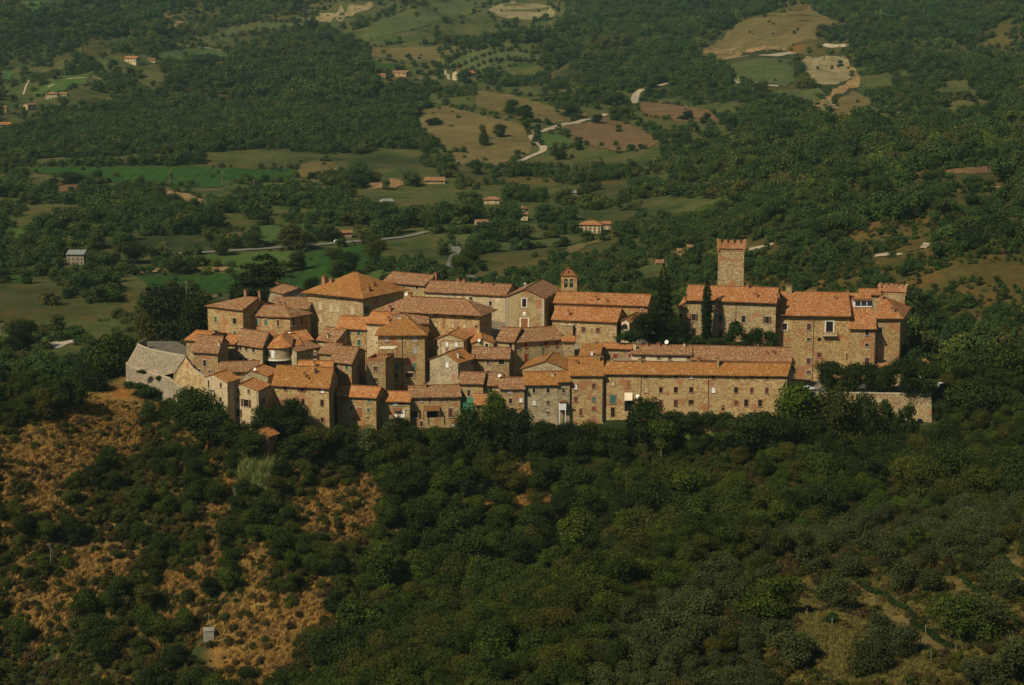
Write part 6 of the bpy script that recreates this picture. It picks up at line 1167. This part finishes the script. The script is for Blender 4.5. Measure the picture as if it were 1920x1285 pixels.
# ------------------------------------------------------------------ trees one can count in the valley, then the far woods as stuff
FT = [(937, 258, 24, 24), (905, 262, 26, 16), (908, 274, 22, 18), (960, 215, 26, 30), (985, 228, 30, 34), (988, 243, 20, 22), (815, 235, 14, 28), (416, 480, 34, 30), (475, 466, 32, 30), (553, 470, 46, 58), (334, 512, 28, 56), (250, 495, 40, 60), (555, 508, 36, 34), (625, 488, 22, 26), (655, 515, 40, 34), (705, 500, 50, 36), (184, 344, 24, 24), (135, 344, 20, 60), (262, 356, 24, 20), (612, 348, 24, 30), (45, 660, 56, 60), (30, 640, 40, 40), (440, 466, 22, 26), (775, 408, 20, 24), (1050, 300, 20, 26), (1070, 220, 22, 44), (1120, 232, 16, 22), (1325, 232, 18, 20), (1288, 225, 16, 22), (746, 140, 16, 18), (655, 104, 22, 34), (800, 290, 24, 26), (520, 500, 10, 12), (700, 470, 30, 30), (880, 495, 36, 32), (860, 515, 36, 30), (585, 545, 22, 28), (668, 535, 26, 34), (632, 520, 30, 30)]
for i, (u, v, hh, ww) in enumerate(FT):
    z_ = 'in the green valley fields behind the village' if v > 440 and u < 740 else 'beside the long emerald field' if v > 330 and u < 740 else 'in the dry hill meadows' if v < 330 else 'beside the valley road behind the roofs'
    plantpx(('dark_tree', 'oak_tree')[i % 2], u, v, hh, ww, 'round dark tree standing free %s' % z_ if ww > hh * .9 else 'upright dark tree standing free %s' % z_, 'free standing trees %s' % z_)
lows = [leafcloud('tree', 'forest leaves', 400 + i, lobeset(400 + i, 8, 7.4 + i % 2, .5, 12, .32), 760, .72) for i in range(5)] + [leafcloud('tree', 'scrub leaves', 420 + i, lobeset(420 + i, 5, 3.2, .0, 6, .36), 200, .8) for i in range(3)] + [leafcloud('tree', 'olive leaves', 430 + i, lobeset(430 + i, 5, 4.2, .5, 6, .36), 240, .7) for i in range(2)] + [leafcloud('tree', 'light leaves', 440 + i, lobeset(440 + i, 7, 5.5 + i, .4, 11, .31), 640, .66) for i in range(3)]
def grid(y0, y1, c):
    X_, Y_ = np.meshgrid(np.arange(-.38 * y1, .38 * y1, c), np.arange(y0, y1, c)); X_ = X_ + rng.uniform(-.48, .48, X_.shape) * c; Y_ = Y_ + rng.uniform(-.48, .48, Y_.shape) * c
    k = np.abs(X_ / Y_) < .37; return X_[k], Y_[k]
gs = [grid(560, 1000, 4.2), grid(1000, 1800, 5.3), grid(1800, 3600, 7.6)]
fx, fy = np.concatenate([g[0] for g in gs]), np.concatenate([g[1] for g in gs]); fs = np.concatenate([np.full(len(g[0]), s) for g, s in zip(gs, (.72, .80, 1.02))])
fz = H(fx, fy); fu, fv = proj(fx, fy, fz); ok = (fv > -90) & (fv < 760)
fj = fbm(fx / 25, fy / 25, 2) * 8
for p in CLEAR: ok &= ~inpoly(fu + fj, fv + fj * .5, p)
for pts, rr, _p in ROADS:
    m = (np.abs(fx - pts[:, 0].mean()) < np.ptp(pts[:, 0]) / 2 + 20) & (np.abs(fy - pts[:, 1].mean()) < np.ptp(pts[:, 1]) / 2 + 40); w = np.nonzero(m & ok)[0]
    if len(w):
        d = np.sqrt((fx[w, None] - pts[None, :, 0]) ** 2 + ((fy[w, None] - pts[None, :, 1])) ** 2).min(1); front = 1 + 0 * d; ok[w[d < rr]] = False
for f in FTA:
    c = f.mean(0); m = np.nonzero((np.abs(fx - c[0]) < 40) & (np.abs(fy - c[1]) < 40) & ok)[0]
    if len(m): g = c + (f - c) * 1.5; ok[m[inpoly(fx[m], fy[m], [tuple(q) for q in g])]] = False
fh = fs * 7.2 * F / fy; fw = fs * 3.0 * F / fy
rc = rng.random(len(fx))
for p in CLEAR:
    for q in (.35, .6, .85): ok &= ~(inpoly(fu + fj * .6, fv - fh * q + fj * .3, p) & (rc < .96))
for _a, _b, pp in ROADS:
    w = np.nonzero(ok & (fu > pp[:, 0].min() - 30) & (fu < pp[:, 0].max() + 30) & (fv > pp[:, 1].min() - 5) & (fv < pp[:, 1].max() + 40))[0]
    if len(w):
        c = (np.abs(fu[w, None] - pp[None, :, 0]) < fw[w, None] + 1.5) & (fv[w, None] + 1 > pp[None, :, 1]) & (fv[w, None] - fh[w, None] < pp[None, :, 1] + 1); ok[w[c.any(1) & (rng.random(len(w)) < .93)]] = False
for u0, u1, v0, v1 in FARMPX: ok &= ~((fu + fw > u0 - 1) & (fu - fw < u1 + 1) & (fv > v0) & (fv - fh < v1 - .25 * (v1 - v0)))
town = (fy < 640) & (fu > 250) & (fu < 1705); ok &= ~town; ok &= ~((fy < 610) & (fu <= 250))
ok &= ~((fy < 580) & (fu > 1700) & (fv < 720) & (rng.random(len(fx)) < .3))
for p in ([(225, 468), (725, 448), (735, 565), (225, 568)], [(50, 308), (640, 300), (600, 358), (50, 358)]): ok &= ~inpoly(fu, fv - fh * .4, p) | (rng.random(len(fx)) < .03)
scr = inpoly(fu + fj * 3, fv, SCRUB); valley = (fz < 14) & (fy < 1500) & ~scr
dens = fbm(fx / 45 + 3, fy / 45, 3)
ok &= np.where(scr, dens > -.5, np.where(valley, dens > np.where(fu > 820, -.1, .0), dens > -.42)) & (scr | (fy > 1000) | (rng.random(len(fx)) < .72))
opn = np.zeros(len(fx), bool)
for p in OPEN: opn |= inpoly(fu + fj, fv + fj * .5, p)
ok &= ~opn | (dens > np.where(fy < 1450, .03, .13)) | (rng.random(len(fx)) < .07)
ok &= np.where(inpoly(fu, fv, [(380, 90), (560, 25), (620, 60), (560, 70), (430, 95)]) | inpoly(fu, fv, [(1230, 180), (1380, 190), (1380, 260), (1250, 262)]) | inpoly(fu, fv, [(560, 20), (1060, 0), (1060, 45), (700, 90), (560, 60)]), rng.random(len(fx)) < .35, True)
fx, fy, fz, fs, scr, fu, fv, dens, valley, opn = (q[ok] for q in (fx, fy, fz, fs, scr, fu, fv, dens, valley, opn))
pk = rng.integers(0, 5, len(fx)); pk = np.where(scr & (rng.random(len(fx)) < .72 + dens * .6), rng.integers(5, 8, len(fx)), pk); s_ = fs * rng.uniform(.5, 1.25, len(fx)) * np.where(scr, .8, 1) * np.clip(1 + fbm(fx / 60 + 20, fy / 60, 3) * 1.1, .6, 1.45) * np.where(valley | scr | opn, 1, 1.22)
hill = fbm(fx / 130 + 7, fy / 130, 4); lt = np.clip((hill + .02) * 4, 0, 1) * np.where(inpoly(fu, fv, [(40, 300), (150, 190), (420, 110), (640, 90), (780, 200), (780, 310)]), .25, 1.)
pk = np.where(~scr & (rng.random(len(fx)) < .15 + .65 * lt), rng.integers(10, 13, len(fx)), pk); pk = np.where(~scr & (rng.random(len(fx)) < .30 * lt), rng.integers(5, 8, len(fx)), pk)
hx, hy = [], []
for poly in CLEAR:                      # hedgerows and single bushes along and inside the fields
    for (u0, v0), (u1, v1) in zip(poly, poly[1:] + poly[:1]):
        m = int(math.hypot(u1 - u0, v1 - v0) / 4)
        for i in range(m):
            if fbm(np.array([(u0 + i) / 9.]), np.array([v0 / 9.]), 1)[0] > -.12 and random.random() < (0 if u0 > 1285 and v0 < 170 else .3 if v0 > 300 and u0 < 720 else .5): q = (i + random.random()) / m; p = hit(u0 + (u1 - u0) * q + random.uniform(-1.5, 1.5), v0 + (v1 - v0) * q + random.uniform(-1, 1)); hx.append(p.x); hy.append(p.y)
    uu, vv = [q[0] for q in poly], [q[1] for q in poly]
    for i in range(int((max(uu) - min(uu)) * (max(vv) - min(vv)) / 1100)):
        a, b = random.uniform(min(uu), max(uu)), random.uniform(min(vv), max(vv))
        if inpoly(np.array([a]), np.array([b]), poly)[0]: p = hit(a, b); hx.append(p.x); hy.append(p.y)
hx, hy = np.array(hx), np.array(hy); print('hedge plants', len(hx))
fx, fy = np.concatenate([fx, hx]), np.concatenate([fy, hy]); fz = np.concatenate([fz, H(hx, hy)]); s_ = np.concatenate([s_, rng.uniform(.25, .8, len(hx)) * np.maximum(1, hy / 1800)]); pk = np.concatenate([pk, rng.choice([0, 1, 2, 5, 6, 7, 10, 11], len(hx))])
print('forest', len(fx))
scatter('forest', np.stack([fx, fy, fz - .3], 1), s_, rng.uniform(0, 6.28, len(fx)), pk, lows, 'dense dark green woods covering the valley floor and the far hillsides', 'forest')
# orchard rows on the far hills
ox, oy = [], []
for poly, c in (([(820, 95), (1000, 90), (1005, 115), (900, 140), (840, 130)], 11.), ([(400, 60), (560, 22), (600, 0), (640, 0), (560, 60), (400, 72)], 13.), ([(5, 18), (60, 0), (135, 0), (80, 30), (10, 28)], 13.), ([(290, 60), (380, 55), (380, 85), (290, 85)], 12.), ([(1700, 190), (1820, 180), (1840, 215), (1720, 205)], 11.)):
    P = [hit(u, v) for u, v in poly]; x0, x1, y0, y1 = min(p.x for p in P), max(p.x for p in P), min(p.y for p in P), max(p.y for p in P)
    X_, Y_ = np.meshgrid(np.arange(x0, x1, c * .62), np.arange(y0, y1, c * 1.9)); X_ = (X_ + Y_ * .25 - y0 * .25 + rng.uniform(-.8, .8, X_.shape)).ravel(); Y_ = (Y_ + rng.uniform(-.8, .8, Y_.shape)).ravel(); u_, v_ = proj(X_, Y_, H(X_, Y_)); k = inpoly(u_, v_, poly); ox.append(X_[k]); oy.append(Y_[k])
ox, oy = np.concatenate(ox), np.concatenate(oy); scatter('olive_orchard', np.stack([ox, oy, H(ox, oy)], 1), rng.uniform(.9, 1.35, len(ox)), rng.uniform(0, 6.28, len(ox)), rng.integers(0, 2, len(ox)), lows[8:10], 'rows of grey green olive trees planted on the far hill orchards', 'olive orchard')
# hedges along the terraces, bare pale trunks in the wood
for pts, lb in (([(1605, 1090), (1660, 1120), (1720, 1165)], 'clipped green hedge along the upper terrace edge at lower right'), ([(1710, 1170), (1760, 1205), (1800, 1222)], 'short green hedge ending at the tall post of the lower terrace'), ([(1800, 1085), (1850, 1130), (1915, 1180)], 'green hedge beside the right hand terrace path'), ([(1862, 1040), (1890, 1062), (1920, 1085)], 'short hedge at the right edge terrace')):
    P = [hit(u, v) for u, v in pts]; lb_ = []
    for a, b in zip(P, P[1:]):
        n = int((b - a).length / .7); lb_ += [tuple(a.lerp(b, i / n) - P[0] + Vector((random.uniform(-.2, .2), 0, .45))) + (.65, .65, .6) for i in range(n)]
    lb_ = [(x, y, float(H(x + P[0].x, y + P[0].y)) - P[0].z + .45, a, b, c) for x, y, z, a, b, c in lb_]
    o = bpy.data.objects.new('hedge', leafcloud('hedge', 'hedge leaves', len(lb_), lb_, len(lb_) * 90, .25)); COL.objects.link(o); o.location = P[0]; tag(o, lb, 'hedge')
for i, (u, v, hpx) in enumerate([(1434, 968, 34), (1446, 968, 28), (1294, 950, 30), (1088, 1010, 34), (1215, 1030, 40), (96, 1065, 26), (440, 955, 20)]):
    p = hit(u, v); k = mpp(p.y); h_ = (hpx + 22) * k; bm = bmesh.new(); r_ = random.Random(i); q = p - UPV; w = p + Vector((r_.uniform(-.5, .5), -.5, h_)); tube(bm, q, w, .17, .07, 6)
    for j in range(6): s = q.lerp(w, .45 + j * .09); tube(bm, s, s + Vector((r_.uniform(-1.1, 1.1), r_.uniform(-.6, .3), r_.uniform(.6, 1.4))), .06, .02, 5)
    rt = fin('bare_tree', bm, 'pale bark', None, p); tag(rt, 'thin pale bare trunk rising among the dark slope trees', 'bare tree', 'bare pale trunks in the slope wood')
# ------------------------------------------------------------------ light, air, render
az, el = R(43), R(43)
ts = Vector((-math.sin(az) * math.cos(el), -math.cos(az) * math.cos(el), math.sin(el)))
sl = bpy.data.lights.new('sun', 'SUN'); sl.energy = 5.0; sl.angle = R(.5); sl.color = (1, .905, .73)
so = bpy.data.objects.new('sun', sl); COL.objects.link(so); so.rotation_euler = ts.to_track_quat('Z', 'Y').to_euler(); so.location = (0, 0, 400)
w = bpy.data.worlds.new('World'); scene.world = w; w.use_nodes = True; nt = w.node_tree
sk = nt.nodes.new('ShaderNodeTexSky'); sk.sky_type = 'NISHITA'; sk.sun_disc = False; sk.sun_elevation = el; sk.sun_rotation = math.atan2(ts.x, ts.y); nt.links.new(sk.outputs[0], nt.nodes['Background'].inputs[0]); nt.nodes['Background'].inputs[1].default_value = .05
HAZE = 5e-5
if HAZE:
    bm = bmesh.new(); zlo = float(Zg.min()) - 1.5; zhi = float(Zg.max()) + 60
    obox(bm, Vector((-4300, 60, zlo)), Vector((8600, 0, 0)), Vector((0, 6600, 0)), UPV * (zhi - zlo)); 
    bmesh.ops.translate(bm, verts=bm.verts, vec=(0, 0, 0))
    for v in bm.verts:
        if v.co.y < 100: v.co.y = -80
    o = fin('haze', bm, 'stone trim'); m = bpy.data.materials.new('haze air'); m.use_nodes = True; t = m.node_tree; t.nodes.remove(t.nodes['Principled BSDF'])
    pv = t.nodes.new('ShaderNodeVolumePrincipled'); pv.inputs['Density'].default_value = HAZE; pv.inputs['Color'].default_value = (.55, .88, .74, 1); pv.inputs['Anisotropy'].default_value = .2; t.links.new(pv.outputs[0], t.nodes['Material Output'].inputs['Volume'])
    o.data.materials.clear(); o.data.materials.append(m); tag(o, 'thin blue green haze filling the air over the valley', 'haze', None, 'stuff')
scene.view_settings.view_transform = 'Standard'; scene.view_settings.look = 'None'; scene.view_settings.exposure = -.12; scene.view_settings.gamma = 1
scene.render.engine = 'CYCLES'; cy = scene.cycles; cy.max_bounces = 5; cy.diffuse_bounces = 3; cy.glossy_bounces = 2; cy.transmission_bounces = 2; cy.volume_bounces = 0; cy.transparent_max_bounces = 4
cy.use_denoising = True; cy.use_adaptive_sampling = True; cy.adaptive_threshold = .012
